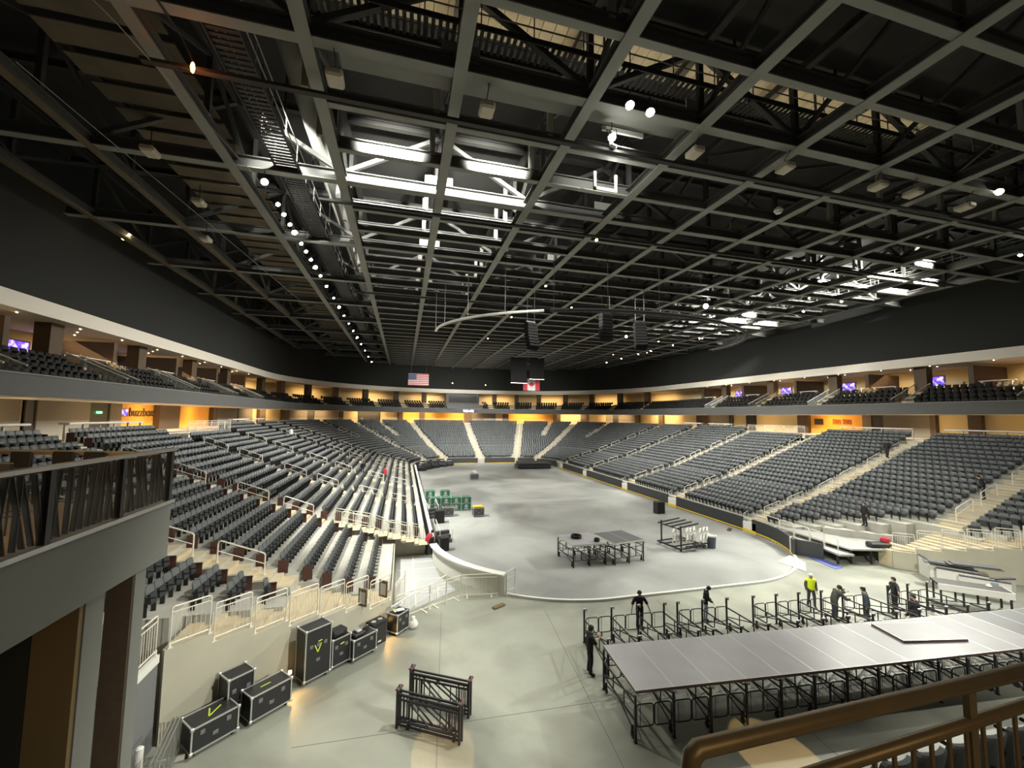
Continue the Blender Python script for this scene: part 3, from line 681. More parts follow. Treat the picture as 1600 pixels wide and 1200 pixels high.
# clockwise order: L going up, AL, F, AR (90->0), R going down
BL = [('left', [('L', 9.4, 18.4)], LOW+UP, 'second and third'), ('left', [('L', 19.6, 28.2)], LOW+UP, ''), ('left', [('L', 29.4, 40.4)], LOW+UP, ''), ('left', [('L', 41.6, 50.4)], LOW+UP, ''),
      ('far', [('L', 51.6, 52.43), ('AL', 0, 45)], LOW+UP, ''), ('far', [('AL', 45, 72)], LOW+UP, ''), ('far', [('AL', 72, 90), ('F', -XC, 0)], LOW+UP, ''),
      ('far', [('F', 0, XC), ('AR', 90, 72)], LOW+UP, ''), ('far', [('AR', 72, 45)], LOW+UP, ''), ('far', [('AR', 45, 0), ('R', 52.43, 51.6)], LOW+UP, ''),
      ('right', [('R', 50.4, 41.6)], LOW+UP, ''), ('right', [('R', 40.4, 29.4)], LOW+UP, ''), ('right', [('R', 28.2, 19.6)], LOW+UP, ''), ('right', [('R', 18.4, 9.4)], LOW+UP, '')]
SEATS = []     # (x, y, z, rz, block, row, index, count)
for bi, (side_, segs, rows, _) in enumerate(BL):
    for ri, (d0, d1, z) in enumerate(rows):
        d = d0+0.56
        m0 = A2 if segs[0][0] in ('AL', 'AR') or segs[0][:2] == ('F', 0) else 0.1
        m1 = A2 if segs[-1][0] in ('AL', 'AR') or segs[-1] == ('F', -XC, 0) else 0.1
        if side_ in ('left', 'right') and segs[0][0] in 'LR' and ri >= 22 and 17 < (segs[0][1]+segs[0][2])/2 < 32: continue   # platform behind the fence
        row = seats_row(segs, d, m0, m1, 1)
        for i, (x, y, a) in enumerate(row):
            if side_ == 'far' and ri >= 7+7:     # short upper stairs
                ang = math.degrees(math.atan2(y-YC, abs(x)-XC))
                skip = False
                for c in (57, 28):
                    if abs(math.radians(ang-c))*(RC+d) < HW+.1 and abs(x) > XC: skip = True
                if skip: continue
            SEATS.append((x, y, z, a, bi, ri, i, len(row)))
for sd in (-1, 1):
    for ri, (d0, d1, z) in enumerate((NEAR if sd < 0 else LOW)+UP):
        d = d0+0.56 if not (sd < 0 and ri < 4) else d1-0.42
        X = W+d
        y0 = 0.2
        if sd < 0 and ri == 0: y0 = 1.2
        if sd > 0 and ri < 7: y0 = max(1.5+(18.4-W-d0)*1.1, 0.3)
        n = int((8.15-y0)/PITCH)
        for i in range(n):
            y = y0+PITCH*(i+.5) if True else 0
            SEATS.append((sd*X, y, z, 0.0 if sd < 0 else PI, 100 if sd < 0 else 101, ri, i, n))
        yb = max(diag(X-.5)+1.05, -8.5); n = int((-1.45-yb)/PITCH)
        if ri >= (4 if sd < 0 else 7):
            for i in range(max(n, 0)):
                SEATS.append((sd*X, -1.5-PITCH*(i+.5), z-.3, 0.0 if sd < 0 else PI, 102 if sd < 0 else 103, ri, i, n))
# suite seats
FARST = [('AL', 8), ('AL', 20), ('AL', 33), ('AL', 45), ('AL', 58), ('AL', 70), ('AL', 80), ('AR', 86), ('AR', 76), ('AR', 66), ('AR', 54), ('AR', 42), ('AR', 28), ('AR', 12)]
STAIRS = [pt(*q, 21.3) for q in FARST]+[pt('R', 1.6+9.2*k, 21.3) for k in range(5)]+[pt('L', 6.3+9.4*k, 21.3) for k in range(5)]
SUI = []
for k, (d0, d1, z) in enumerate(SUITE):
    P = path(d0+.55, -2, -2)
    L = sum(math.hypot(q[0]-p[0], q[1]-p[1]) for p, q in zip(P, P[1:])); n = int(L/.6)
    for i in range(n):
        s_ = (i+.5)*.6
        (x, y), (tx, ty) = lerp_poly(P, s_)
        if y > 80 and -5.4 < x < 4.6: continue
        if any(abs(-(x-q[0])*math.sin(a)+(y-q[1])*math.cos(a)) < .8 and abs((x-q[0])*math.cos(a)+(y-q[1])*math.sin(a)) < 5 for q, a in STAIRS): continue
        SUI.append((x, y, z, math.atan2(-tx, ty)))
# which seats are largest in view
def project(p):
    q = Vector(p)-CAM; z = q.dot(fwd)
    if z < .1: return None
    return 800+FPX*q.dot(rgt)/z, 600-FPX*q.dot(upv)/z, z
vis = []
for i, s in enumerate(SEATS):
    p = project((s[0], s[1], s[2]+.5))
    if not p or not (0 < p[0] < 1600 and 0 < p[1] < 1200): continue
    x, y, z = p
    if x < 268 and 695 < y < 873+(265-x)*.55: continue
    if x < 200 and y > 690: continue
    vis.append((z, i))
vis.sort(); chosen = [i for _, i in vis[:292]]; chs = set(chosen)
def seat_proto(style):
    t = bpy.data.objects.new('arena_seat', None); C.objects.link(t); t.empty_display_size = .1
    t['label'] = ''; t['category'] = 'seat'
    b = MB()     # backrest: curved shell, faces +x
    n = 6; vs = []; prof = [(-.17, .38, .215), (-.20, .56, .225), (-.25, .80, .228), (-.258, .845, .21), (-.262, .868, .17)]
    for x, z, hw in prof:
        for j in range(n+1):
            u = -1+2*j/n; vs.append((x+.045*u*u, u*hw, z))
    k = len(vs)
    for x, z, hw in prof:
        for j in range(n+1):
            u = -1+2*j/n; vs.append((x-.05+.045*u*u, u*hw, z))
    r = n+1; m_ = len(prof); fs = []
    for i in range(m_-1):
        for j in range(n):
            a = i*r+j; fs.append((a, a+1, a+r+1, a+r)); fs.append((k+a, k+a+r, k+a+r+1, k+a+1))
    for j in range(n): fs += [(j, k+j, k+j+1, j+1), ((m_-1)*r+j, (m_-1)*r+j+1, k+(m_-1)*r+j+1, k+(m_-1)*r+j)]
    for i in range(m_-1): fs += [(i*r, (i+1)*r, k+(i+1)*r, k+i*r), (i*r+n, k+i*r+n, k+(i+1)*r+n, (i+1)*r+n)]
    b.add(vs, fs); b.build('backrest', 'seat', t)
    b = MB()     # folded seat pan
    b.add([(-.12, -.18, .36), (-.05, -.18, .34), (-.05, .18, .34), (-.12, .18, .36), (-.17, -.175, .64), (-.09, -.18, .66), (-.09, .18, .66), (-.17, .175, .64)], MB.BF); b.build('seat_pan', 'pan', t)
    for s in (-1, 1):
        b = MB(); b.bxb(-.22, .12, s*.25-.022, s*.25+.022, .56, .60, .012); b.bx(-.16, -.10, s*.25-.012, s*.25+.012, .3, .56); b.build('armrest', 'rubber', t)
    b = MB(); b.bx(-.24, -.12, -.25, -.22, 0, .38); b.bx(-.24, -.12, .22, .25, 0, .38); b.bx(-.2, -.16, -.24, .24, .34, .38); b.build('bracket', 'rubber', t)
    if style:
        b = MB(); b.bxb(-.30, .10, style*.275-.018, style*.275+.018, .06, .62, .02); b.build('end_panel', 'endp', t)
    return t
PRO = {}
def bname(s):
    b_, ri, i, n = s[4:8]
    near_end = i; far_end = n-1-i
    st_ = '%s from the near stairs'
    if b_ == 100: pos = st_ % nth(i+1); blk = 'nearest left block'
    elif b_ == 102: pos = '%s from the stairs' % nth(i+1); blk = 'block by the balcony'
    elif b_ == 101: pos = '%s from the platform' % nth(i+1); blk = 'nearest right block'
    elif b_ == 103: pos = '%s from the stairs' % nth(i+1); blk = 'block at right edge'
    else: pos = st_ % nth((i if BL[b_][0] != 'right' else n-1-i)+1); blk = '%s %s block' % (nth((b_+2) if b_ < 9 else 15-b_), BL[b_][0])
    return 'gray folding seat, %s, %s row up, %s' % (pos, nth(ri+1), blk)
for i in chosen:
    s = SEATS[i]; st = 0
    if s[4] in (100, 102): st = (-1 if s[6] == 0 and s[4] == 100 else 1 if s[4] == 100 and s[6] == s[7]-1 else (1 if s[4] == 102 and s[6] == 0 else 0))
    elif s[4] < 20 and s[6] in (0, s[7]-1): st = -1 if s[6] == 0 else 1
    g = 'individual gray seats of the stands'
    if st not in PRO:
        PRO[st] = o = seat_proto(st); o.location = s[:3]; o.rotation_euler = (0, 0, s[3])
    else: o = dup(PRO[st], s[:3], s[3])
    o['label'] = bname(s); o['group'] = g
def stuff_seats(lst, name, mats, label):
    V = [(-.16, -.22, .40), (-.16, .22, .40), (-.25, .232, .80), (-.26, .18, .87), (-.26, -.18, .87), (-.25, -.232, .80)]
    V = V+[(x-.06, y, z) for x, y, z in V]
    F = [(0, 1, 2, 3, 4, 5), (11, 10, 9, 8, 7, 6)]+[(i, 6+i, 6+(i+1) % 6, (i+1) % 6) for i in range(6)]
    n0 = len(F)
    V += [(-.12, -.18, .36), (-.04, -.18, .34), (-.04, .18, .34), (-.12, .18, .36), (-.17, -.175, .64), (-.09, -.175, .66), (-.09, .175, .66), (-.17, .175, .64)]
    F += [tuple(12+i for i in f) for f in MB.BF]
    V += [(-.2, -.25, 0), (-.12, -.25, 0), (.1, -.25, .58), (-.22, -.25, .58)]
    F += [(20, 21, 22, 23)]
    mi0 = [0]*n0+[1]*7
    base = np.array(V); N = len(base); P = np.array([s[:4] for s in lst])
    c, s_ = np.cos(P[:, 3])[:, None], np.sin(P[:, 3])[:, None]
    X = base[None, :, 0]*c-base[None, :, 1]*s_+P[:, 0:1]; Y = base[None, :, 0]*s_+base[None, :, 1]*c+P[:, 1:2]; Z = np.repeat(base[None, :, 2], len(P), 0)+P[:, 2:3]
    co = np.stack([X, Y, Z], 2).reshape(-1)
    loops = np.concatenate([np.array(f) for f in F]); tot = np.array([len(f) for f in F])
    me = bpy.data.meshes.new(name); me.vertices.add(len(P)*N); me.vertices.foreach_set('co', co)
    LL = (loops[None, :]+(np.arange(len(P))*N)[:, None]).reshape(-1); me.loops.add(len(LL)); me.loops.foreach_set('vertex_index', LL)
    T = np.tile(tot, len(P)); me.polygons.add(len(T)); me.polygons.foreach_set('loop_start', np.concatenate([[0], np.cumsum(T)[:-1]])); me.polygons.foreach_set('loop_total', T)
    for k in mats: me.materials.append(M[k])
    me.polygons.foreach_set('material_index', np.tile(np.array(mi0), len(P))); me.update(calc_edges=True); me.validate()
    o = bpy.data.objects.new(name, me); C.objects.link(o); return tag(o, label, 'seats', None, 'stuff')
stuff_seats([s for i, s in enumerate(SEATS) if i not in chs], 'arena_seat_rows', ['seat', 'pan'], 'all the farther rows of gray folding seats filling the lower stands')
stuff_seats(SUI, 'lounge_seat_rows', ['seatblk', 'seatblk'], 'rows of black seats on the upper ring in front of the suites')

# ------------------------------------------------------------------ aisle handrails
def handrail_mesh(run_, rise):
    b = MB(); h = .88
    P = [(0, 0, 0), (0, 0, h-.1), (-.03, 0, h-.03), (-.1, 0, h+.02*rise/run_)]
    P += [(-run_+.1, 0, h+rise-.05), (-run_+.03, 0, h+rise-.08), (-run_, 0, h+rise-.16), (-run_, 0, rise)]
    b.tube(P, .03, 6)
    m_ = MB(); m_.tube([(0, 0, h*.5), (-run_, 0, h*.5+rise)], .02, 5)
    p = MB()
    for x, z in ((0, 0), (-run_, rise)): p.cyl((x, 0, z), .06, .02, 8)
    return b.mesh('rail_loop', 'rail'), m_.mesh('mid_rail', 'rail'), p.mesh('foot_plates', 'rail')
HRM = {}
for sg, v, rows, nm in AISLES:
    n = len(rows); k = 1 if n > 12 else 0; c = 0
    while k+2 < n:
        d0, _, z0 = rows[k]; d1, _, z1 = rows[min(k+2, n-1)]
        d0 += .30; d1 += .30
        key = (round(d1-d0, 2), round(z1-z0, 2))
        if key not in HRM: HRM[key] = handrail_mesh(*key)
        (x, y), a = pt(sg, v, d0); c += 1
        t = thing('stair_handrail', '%s handrail up on the %s' % (nth(c), nm), 'handrail', (x, y, z0+.012), a, 'pale stair handrails')
        for me, pn in zip(HRM[key], ('rail_loop', 'mid_rail', 'foot_plates')):
            o = bpy.data.objects.new(pn, me); C.objects.link(o); o.parent = t
        k += 3 if c % 2 else 4
# ------------------------------------------------------------------ suites
def at_seg(sg, v, d): (x, y), a = pt(sg, v, d); return x, y, a
def partition(sg, v, kind, label, d=None, w=None):
    x, y, a = at_seg(sg, v, 25.0 if d is None else d)
    t = thing('suite_partition', label, 'partition', (x, y, 12.35), a, 'brown suite partitions')
    b = MB()
    if kind == 'col': b.bx(-.9, 0, -.55, .55, 0, 2.84)
    else: b.bx(-4.95, 0, -.2, .2, 0, 2.55)
    b.build('panel', 'brown', t)
    return t
def suite_unit(sg, yp, yc, yt, ys, k, side):
    nm = '%s from the near end of the %s suites' % (nth(k+1), side)
    partition(sg, yc, 'col', 'narrow brown wall pier, %s' % nm)
    partition(sg, yp, 'wide', 'wide brown dividing wall, %s' % nm)
    x, y_, a = at_seg(sg, yt, 29.98)
    t = thing('wall_screen', 'lit purple-blue screen on the back wall, %s' % nm, 'screen', (x, y_, 13.95), a, 'purple suite screens')
    b = MB(); b.bx(0, .08, -.95, .95, -.6, .6); o = b.build('bezel', 'door', t); b = MB(); b.bx(.08, .085, -.87, .87, -.52, .52); b.build('picture', 'screen', o)
    for j, (yy, w) in enumerate([((yc+yp)/2-3.2 if yc > yp else yp-1.7, 2.4), (yp+1.7 if sg == 'R' else yp-3.9, 2.2)]):
        x, y_, a = at_seg(sg, yy, 25.2)
        b = MB(); b.bxb(-.25, .25, -w/2, w/2, .92, 1.0, .02); b.bx(-.2, .1, -w/2+.1, -w/2+.2, 0, .92); b.bx(-.2, .1, w/2-.2, w/2-.1, 0, .92)
        o = b.build('drink_ledge', 'white', None, (x, y_, 12.35), a); tag(o, 'white drink ledge %s, %s' % (['before the dividing wall', 'by the pier'][j], nm), 'ledge', 'white suite ledges')
    x, y_, a = at_seg(sg, ys, 21.3)
    t = thing('suite_stair', 'cream stair up through the black seats, %s' % nm, 'stair', (x, y_, 10.4), a, 'suite stairs')
    b = MB()
    for q in range(8): b.bx(-.46*(q+1), -.46*q, -.55, .55, .0, .36+.25*q)
    b.build('steps', 'step', t)
    for q in (-1, 1):
        b = MB(); b.prism([(0, q*.66-.01), (-3.7, q*.66-.01), (-3.7, q*.66+.01), (0, q*.66+.01)], [.4, 2.3, 2.3, .4], [1.3, 3.0, 3.0, 1.3]); b.build('glass_side', 'glass', t)
        b = MB(); b.tube([(0, q*.66, 1.3), (-3.7, q*.66, 3.0)], .045, 6); b.build('handrail', 'rail', t)
    for q in range(6):
        x, y_, a = at_seg(sg, yt-2.6+1.5*(q % 4), 24.7+(q % 3)*1.1)
        b = MB(); b.lathe([(.05, 0), (.05, .03), (.02, .05)][::-1], n=8); o = b.build('downlight', 'downlens', None, (x, y_, 15.15))
        tag(o, '%s round ceiling downlight of the bay, %s' % (nth(q+1), nm), 'downlight', 'suite downlights')
for k in range(5): suite_unit('R', 6.9+9.25*k, 1.7+9.25*k, 3.2+9.3*k, 1.6+9.2*k, k, 'right'); suite_unit('L', 10.6+9.4*k, 4.8+9.4*k, 8.8+9.45*k, 6.3+9.4*k, k, 'left')
for y in (8, 20, 32, 44): area('suite_light', (-W-27.8, y, 15.0), (-W-29.6, y, 12), 200, 2, 9, (1, .72, .40), 130); area('suite_light', (W+27.8, y-4, 15.0), (W+29.6, y-4, 12), 200, 2, 9, (1, .72, .40), 130)
for sg, v in [('AL', 12), ('AL', 36), ('AL', 60), ('AL', 82), ('AR', 82), ('AR', 60), ('AR', 36), ('AR', 12)]:
    x, y, a = at_seg(sg, v, 27.6); x2, y2, a = at_seg(sg, v, 29.6); area('suite_light', (x, y, 15.0), (x2, y2, 12), 210, 6, 3, (1, .72, .38), 130)
k = 0
for sg, lst in (('AL', (6, 17, 30, 42, 55, 68, 80)), ('AR', (84, 74, 64, 52, 40, 27, 14))):
    for v in lst:
        k += 1; partition(sg, v, 'col', '%s slim brown pier from the left along the far suites' % nth(k))
for i, (sg, v) in enumerate(FARST):
    x, y, a = at_seg(sg, v, 21.3)
    b = MB()
    for q in range(8): b.bx(-.46*(q+1), -.46*q, -.6, .6, 0, .36+.25*q)
    o = b.build('suite_stair', 'step', None, (x, y, 10.4), a); tag(o, '%s cream stair from the left through the black far-end seats' % nth(i+1), 'stair', 'suite stairs')
t = thing('press_box', 'big dark box with a glass front in the middle of the far upper ring', 'press box', (-0.5, 82.3, 10.8))
b = MB(); b.bxb(-4.6, 4.0, 1.8, 5, .6, 4.3, .1); b.build('cabin', 'door', t); b = MB(); b.bx(-4.4, 4.2, -.1, .1, 0, 1.4); b.build('front_panel', 'boardblk', t)
b = MB(); b.bx(-3.8, 3.8, 1.72, 1.8, 1.9, 3.9); b.build('glazing', 'glassd', t)
t = thing('wall_clock', 'small white lit clock digits on the far ring fascia', 'clock', (0.4, 81.72, 10.62))
o = text_mesh('digits', '9:23 AM', .74, .02, .01, 'led'); o.parent = t; o.rotation_euler = (PI/2, 0, 0); o.location = (0, -.1, 0)
b = MB(); b.bx(-2.4, 2.4, -.06, .06, -.42, .42); b.build('housing', 'door', t)

# ------------------------------------------------------------------ concourse: lights, counters, fences, signs
for y in (12, 21, 32, 43): area('concourse_light', (-W-24.6, y, 10.0), (-W-27, y, 8.4), 80, 1.2, 9, WARM)
for y in (2, 11, 21, 32, 43): area('concourse_light', (W+24.6, y, 10.0), (W+27, y, 8.4), 80, 1.2, 9, WARM)
for y in (28, 38): area('bar_light', (-W-26.2, y, 10.0), (-W-27.4, y, 8.6), 110, 1.0, 6, (1, .58, .2))
area('bar_light', (W+26.2, 22, 10.0), (W+27.4, 22, 8.6), 110, 1.0, 6, (1, .58, .2))
for sg, v in [('AL', 10), ('AL', 35), ('AL', 58), ('AL', 78), ('F', 0), ('AR', 70), ('AR', 50), ('AR', 30), ('AR', 8)]:
    x, y, a = at_seg(sg, v, 25.6); x2, y2, _ = at_seg(sg, v, 28.6); area('concourse_light', (x, y, 10.0), (x2, y2, 8.4), 210, 7, 1.4, WARM)
t = thing('wall_screen', 'small purple screen in the orange bar on the left concourse', 'screen', (-W-27.3, 25.8, 9.3), 0)
b = MB(); b.bx(0, .08, -.6, .6, -.35, .35); b.build('bezel', 'door', t); b = MB(); b.bx(.08, .085, -.55, .55, -.3, .3); b.build('picture', 'screen', t)
o = text_mesh('wall_sign_lettering', 'buzzbox', 1.15, .04, .012, 'brown', False); o.rotation_euler = (PI/2, 0, PI/2); o.location = (-W-27.27, 26.6, 8.95)
tag(o, 'large brown lettering on the orange bar wall of the left concourse', 'sign')
t = thing('menu_board', 'dark wall screen in the orange bar on the right concourse', 'screen', (W+27.26, 24, 9.2), PI); b = MB(); b.bx(0, .08, -.6, .6, -.4, .4); b.build('panel', 'door', t)
for i, y in enumerate((20.3, 21.6)):
    b = MB(); b.prism([(0, -.55), (.03, -.55), (.03, .55), (0, .55)], 0, [.5, .7, .45, .6]); o = b.build('wall_mural', 'mural', None, (W+27.3, y, 8.9), PI); tag(o, ['nearer', 'farther'][i]+' red painted mural patch on the right orange bar wall', 'mural', 'red mural patches')
b = MB(); b.bx(0, .12, -.25, .25, 0, .16); o = b.build('exit_sign', 'green_exit', None, (-W-DB-.10, 22.3, 9.2)); tag(o, 'small green lit exit sign over the dark left concourse door', 'exit sign')
for i, (y0, y1) in enumerate([(1.5, 7), (9.5, 16.5), (33, 38), (39.5, 44)]):
    for s, nm in ((-1, 'left'), (1, 'right')):
        t = thing('drink_counter', '%s white drink counter from the near end behind the top %s row' % (nth(i+1), nm), 'counter', (s*(W+DTOP+.1), (y0+y1)/2, ZC), 0, 'white drink counters')
        L = y1-y0; b = MB(); b.bxb(-.28, .28, -L/2, L/2, .98, 1.10, .03); b.build('top', 'white', t)
        for k in range(int(L/1.4)+1): b = MB(); b.bx(-.05, .05, -L/2+.1+k*1.4-.03, -L/2+.1+k*1.4+.03, 0, .98); b.build('leg', 'white', t)
for s, nm in ((-1, 'left'), (1, 'right')):
    b = MB(); b.bx(min(s*(W+19.35), s*(W+DTOP)), max(s*(W+19.35), s*(W+DTOP)), 19.6, 28.2, 6.8, 7.55); struct(b.build('floor_platform_'+nm, 'conc'))
def fence_panel(L, h=1.1, n=None, bottom=.12, top2=True):
    n = n or int(L/.115); b = MB()
    P = [(0, 0, bottom), (0, 0, h-.06), (.02, 0, h-.02), (.07, 0, h), (L-.07, 0, h), (L-.02, 0, h-.02), (L, 0, h-.06), (L, 0, bottom)]
    b.tube(P, .024, 6, closed=True); 
    if top2: b.tube([(0, 0, h-.16), (L, 0, h-.16)], .018, 5)
    f = b.mesh('frame', 'rail'); b = MB()
    for i in range(1, n): b.tube([(L*i/n, 0, bottom), (L*i/n, 0, h-(.16 if top2 else 0))], .008, 4)
    bl = b.mesh('balusters', 'rail'); b = MB()
    for x in (.0, L): b.bx(x-.03, x+.03, -.03, .03, 0, bottom+.03); b.bx(x-.06, x+.06, -.06, .06, 0, .012)
    return f, bl, b.mesh('mounts', 'rail')
def fence(label, p0, p1, z0, z1=None, group=None, h=1.1, cat='railing', meshes=None):
    L = math.hypot(p1[0]-p0[0], p1[1]-p0[1]); t = thing('guard_rail', label, cat, (p0[0], p0[1], z0), math.atan2(p1[1]-p0[1], p1[0]-p0[0]), group)
    for me, pn in zip(fence_panel(L, h), ('frame', 'balusters', 'mounts')):
        if z1 is not None and z1 != z0:
            for v in me.vertices: v.co.z += (z1-z0)*v.co.x/L
        o = bpy.data.objects.new(pn, me); C.objects.link(o); o.parent = t
    return t
for s, nm in ((-1, 'left'), (1, 'right')):
    for i in range(6):
        fence('%s panel from the near end of the pale railing along the %s concourse platform' % (nth(i+1), nm), (s*(W+19.4), 19.6+1.44*i), (s*(W+19.4), 19.6+1.44*i+1.38), 7.55, None, 'concourse platform railings')
for i in range(5):
    sg, v = [('AL', 44), ('AL', 78), ('AR', 84), ('AR', 66), ('AR', 40)][i]; (x, y), a = pt(sg, v, DTOP+.3)
    dx, dy = -math.sin(a)*3, math.cos(a)*3
    fence('%s pale railing from the left behind the top row of the far stand' % nth(i+1), (x-dx, y-dy), (x+dx, y+dy), ZC, None, 'far concourse railings')
# corner fences on the cut walls
for s, nm in ((-1, 'left'), (1, 'right')):
    for i, (xa, xb, z) in enumerate(PANELS):
        fence('%s white baluster panel from the ramp end of the %s corner railing' % (nth(i+1), nm), dpt(s*xa, -.08), dpt(s*xb, -.08), z-.06, None, 'corner railings', 1.14)
fence('white baluster panel on the gray wall turning away from the left corner railing', (-21.8, -7.7), (-21.8, -5.7), 2.52, None, 'corner railings', 1.1)
for i, x in enumerate((15.95, 16.75)):
    p = dpt(-x, -.14); t = thing('framed_notice', ['framed white notice on the corner railing, end by the ramp', 'framed white notice on the corner railing, above the black bin'][i], 'notice', (p[0], p[1], 1.1), math.atan2(-.9*-1, -1)+PI, 'framed notices')
    t.rotation_euler = (0, 0, math.atan2(.9, -1)+PI); b = MB(); b.bx(-.24, .24, -.04, 0, .25, .95); b.build('frame', 'wood', t); b = MB(); b.bx(-.16, .16, -.046, -.04, .34, .82); b.build('sheet', 'paper', t)
# end of middle left block over the ramp: pale railings on the step ends
for i in range(5):
    fence('%s low pale railing from the rink on the end of the left lower rows' % nth(i+1), (-W-.7-1.15*i, 9.42), (-W-.7-1.15*i-1.1, 9.42), LOW[int(i*1.35)][2]+.0, LOW[min(6, int((i+1)*1.35))][2], 'railings at the row ends', .95)
# outlet plate
b = MB(); b.bxb(-.09, .09, -.02, .02, -.14, .14, .01); o = b.build('wall_outlet', 'white', None, (-20.92, -8.75, 1.35)); o.rotation_euler = (0, 0, 1.86-PI/2+PI/2); tag(o, 'small white-edged outlet plate on the gray wall by the road cases', 'outlet')

# ------------------------------------------------------------------ balcony
t = thing('balcony', 'gray balcony box jutting out at the left, above the dark piers', 'balcony', (-20, -9.45, 6.35))
b = MB(); b.prism([(0, -8), (0, 0), (-.14, 0), (-.14, -8)], -.0, 1.1); b.prism([(0, 0), (-5, 1.6), (-5, 1.45), (-.14, -.12)], 0, 1.1); b.build('fascia', 'fascia', t)
b = MB(); b.prism([(-.14, -8), (-.14, 0), (-5, 1.5), (-5, -8)], -.0, .12); b.prism([(-.14, -8), (-.14, 0), (-5, 1.5), (-5, -8)], .95, 1.08); b.build('floor', 'counter', t)
b = MB(); b.bx(-.2, .05, -8, .04, 1.1, 1.17); b.build('kerb', 'chrome', t)
b = MB(); b.bx(-.08, .04, -8, .03, 2.20, 2.26); b.build('top_rail', 'chrome', t)
for k in range(5): b = MB(); b.bx(-.08, .02, -.1-1.55*k-.05, -.1-1.55*k+.05, 1.17, 2.2); b.build('post', 'blksteel', t)
b = MB(); b.bx(-.035, -.02, -8, 0, 1.2, 2.18); b.build('glass', 'glassd', t)
b = MB(); rr = random.Random(3)
for k in range(56):
    y = -7.9+.142*k; q = rr.choice((-.26, -.2, .02, .1)); b.bar((-.055, y, 1.2), (-.055, min(y+q, -.03), 2.16), .012, .075, up=(1, 0, 0))
b.build('slat_screen', 'door', t)
b = MB(); b.prism([(-1.9, .42), (-.25, -.1), (-.25, -.5), (-2.1, .08)], 2.12, 2.18); b.prism([(-6.0, 1.75), (-1.9, .42), (-2.1, .08), (-6.0, 1.35)], 2.12, 2.18); b.build('counter_top', 'counter', t)
area('balcony_light', (-22, -12, 9.2), (-22, -11, 7.4), 14, 3, 2, WARM)
area('under_balcony_light', (-21.2, -13.4, 5.8), (-20.8, -11.4, 2.5), 1.5, 1.2, 1.2, WARM)
for i, (x, y) in enumerate([(-23.1, -9.2), (-22.5, -9.3), (-21.8, -9.35), (-21.2, -9.5), (-22.2, -11.2), (-21.3, -11.4), (-22.6, -12.6), (-21.2, -13.0)]):
    t = thing('bar_stool', '%s dark low-backed bar stool on the balcony, counted from the left' % nth(i+1) if i < 4 else '%s dark stool farther from the counter, seen through the balcony slats' % nth(i-3), 'stool', (x, y, 7.43), -.3+PI/2, 'balcony bar stools')
    b = MB(); b.bxb(-.2, .2, -.21, .21, .68, .75, .03); b.build('seat', 'door', t); b = MB(); b.bxb(-.24, -.18, -.22, .22, .80, 1.12, .03); b.build('backrest', 'door', t)
    for u in (-.18, .18):
        for w in (-.18, .18): b = MB(); b.tube([(u*.9, w*.9, .7), (u*1.15, w*1.15, 0)], .016, 5); b.build('leg', 'blksteel', t)
    b = MB(); b.tube([(-.2, -.2, .28), (.2, -.2, .28), (.2, .2, .28), (-.2, .2, .28)], .012, 5, closed=True); b.build('footrest', 'blksteel', t)

# ------------------------------------------------------------------ rink boards
def board(segs, label, h=1.12, d=0.02):
    b1, b2, b3 = MB(), MB(), MB(); P = []; Q = []; Q2 = []
    for sg, v0, v1 in segs:
        n = 1 if sg in 'LRF' else max(3, int(abs(v1-v0)/6))
        for i in range(n+1):
            for lst, dd in ((P, d), (Q, d+.16), (Q2, d-.03)):
                q = pt(sg, v0+(v1-v0)*i/n, dd)[0]
                if not lst or math.hypot(q[0]-lst[-1][0], q[1]-lst[-1][1]) > 1e-4: lst.append(q)
    cx = sum(p[0] for p in P)/len(P); cy = sum(p[1] for p in P)/len(P)
    t = thing('rink_board', label, 'rink board', (cx, cy, 0), 0, 'black boards round the rink')
    def sh(L): return [(p[0]-cx, p[1]-cy) for p in L]
    b1.ribbon(sh(P), sh(Q), .0, h); b1.build('panel', 'boardblk', t)
    b2.ribbon(sh(Q2), sh(P), .06, .16); b2.build('kick_strip', 'yellow', t)
    return t, sh(P), sh(Q)
for i, (a, c) in enumerate([(9.5, 18.3), (19.7, 28.1), (29.5, 34.9), (34.95, 40.3), (41.7, 50.3)]):
    board([('R', a, c)], '%s black board section with yellow kick strip from the near end, right side' % nth(i+2))
board([('R', 8.1, 8.53)], 'short black board end beside the nearest white gate, right side')
# near right corner board (in its own curve)
def corner_board(cx, a0, a1, label, mats, h=1.12, cap=None):
    P, Q, Q2 = [], [], []
    for i in range(13):
        a = R_(a0+(a1-a0)*i/12); P.append((cx+RC*math.cos(a), RC+RC*math.sin(a))); Q.append((cx+(RC+.16)*math.cos(a), RC+(RC+.16)*math.sin(a))); Q2.append((cx+(RC-.03)*math.cos(a), RC+(RC-.03)*math.sin(a)))
    x0, y0 = P[6]; t = thing('rink_board', label, 'rink board', (x0, y0, 0), 0, 'black boards round the rink'); sh = lambda L: [(p[0]-x0, p[1]-y0) for p in L]
    b = MB(); b.ribbon(sh(P), sh(Q), 0.0, h); b.build('panel', mats[0], t)
    b = MB(); b.ribbon(sh(Q2), sh(P), .06, .16); b.build('kick_strip', mats[1], t)
    if cap:
        b = MB(); b.ribbon(sh(P), sh([(p[0]+(p[0]-cx)*.035, p[1]+(p[1]-RC)*.035) for p in Q]), h, h+.08); b.build('cap', cap, t)
        b = MB(); b.ribbon(sh(Q), sh([(p[0]+(p[0]-cx)*.01, p[1]+(p[1]-RC)*.01) for p in Q]), 0, h); b.build('back_sheet', 'white', t)
    return t
corner_board(XC, 357, 322, 'curved black board at the near right corner of the rink', ('boardblk', 'yellow'))
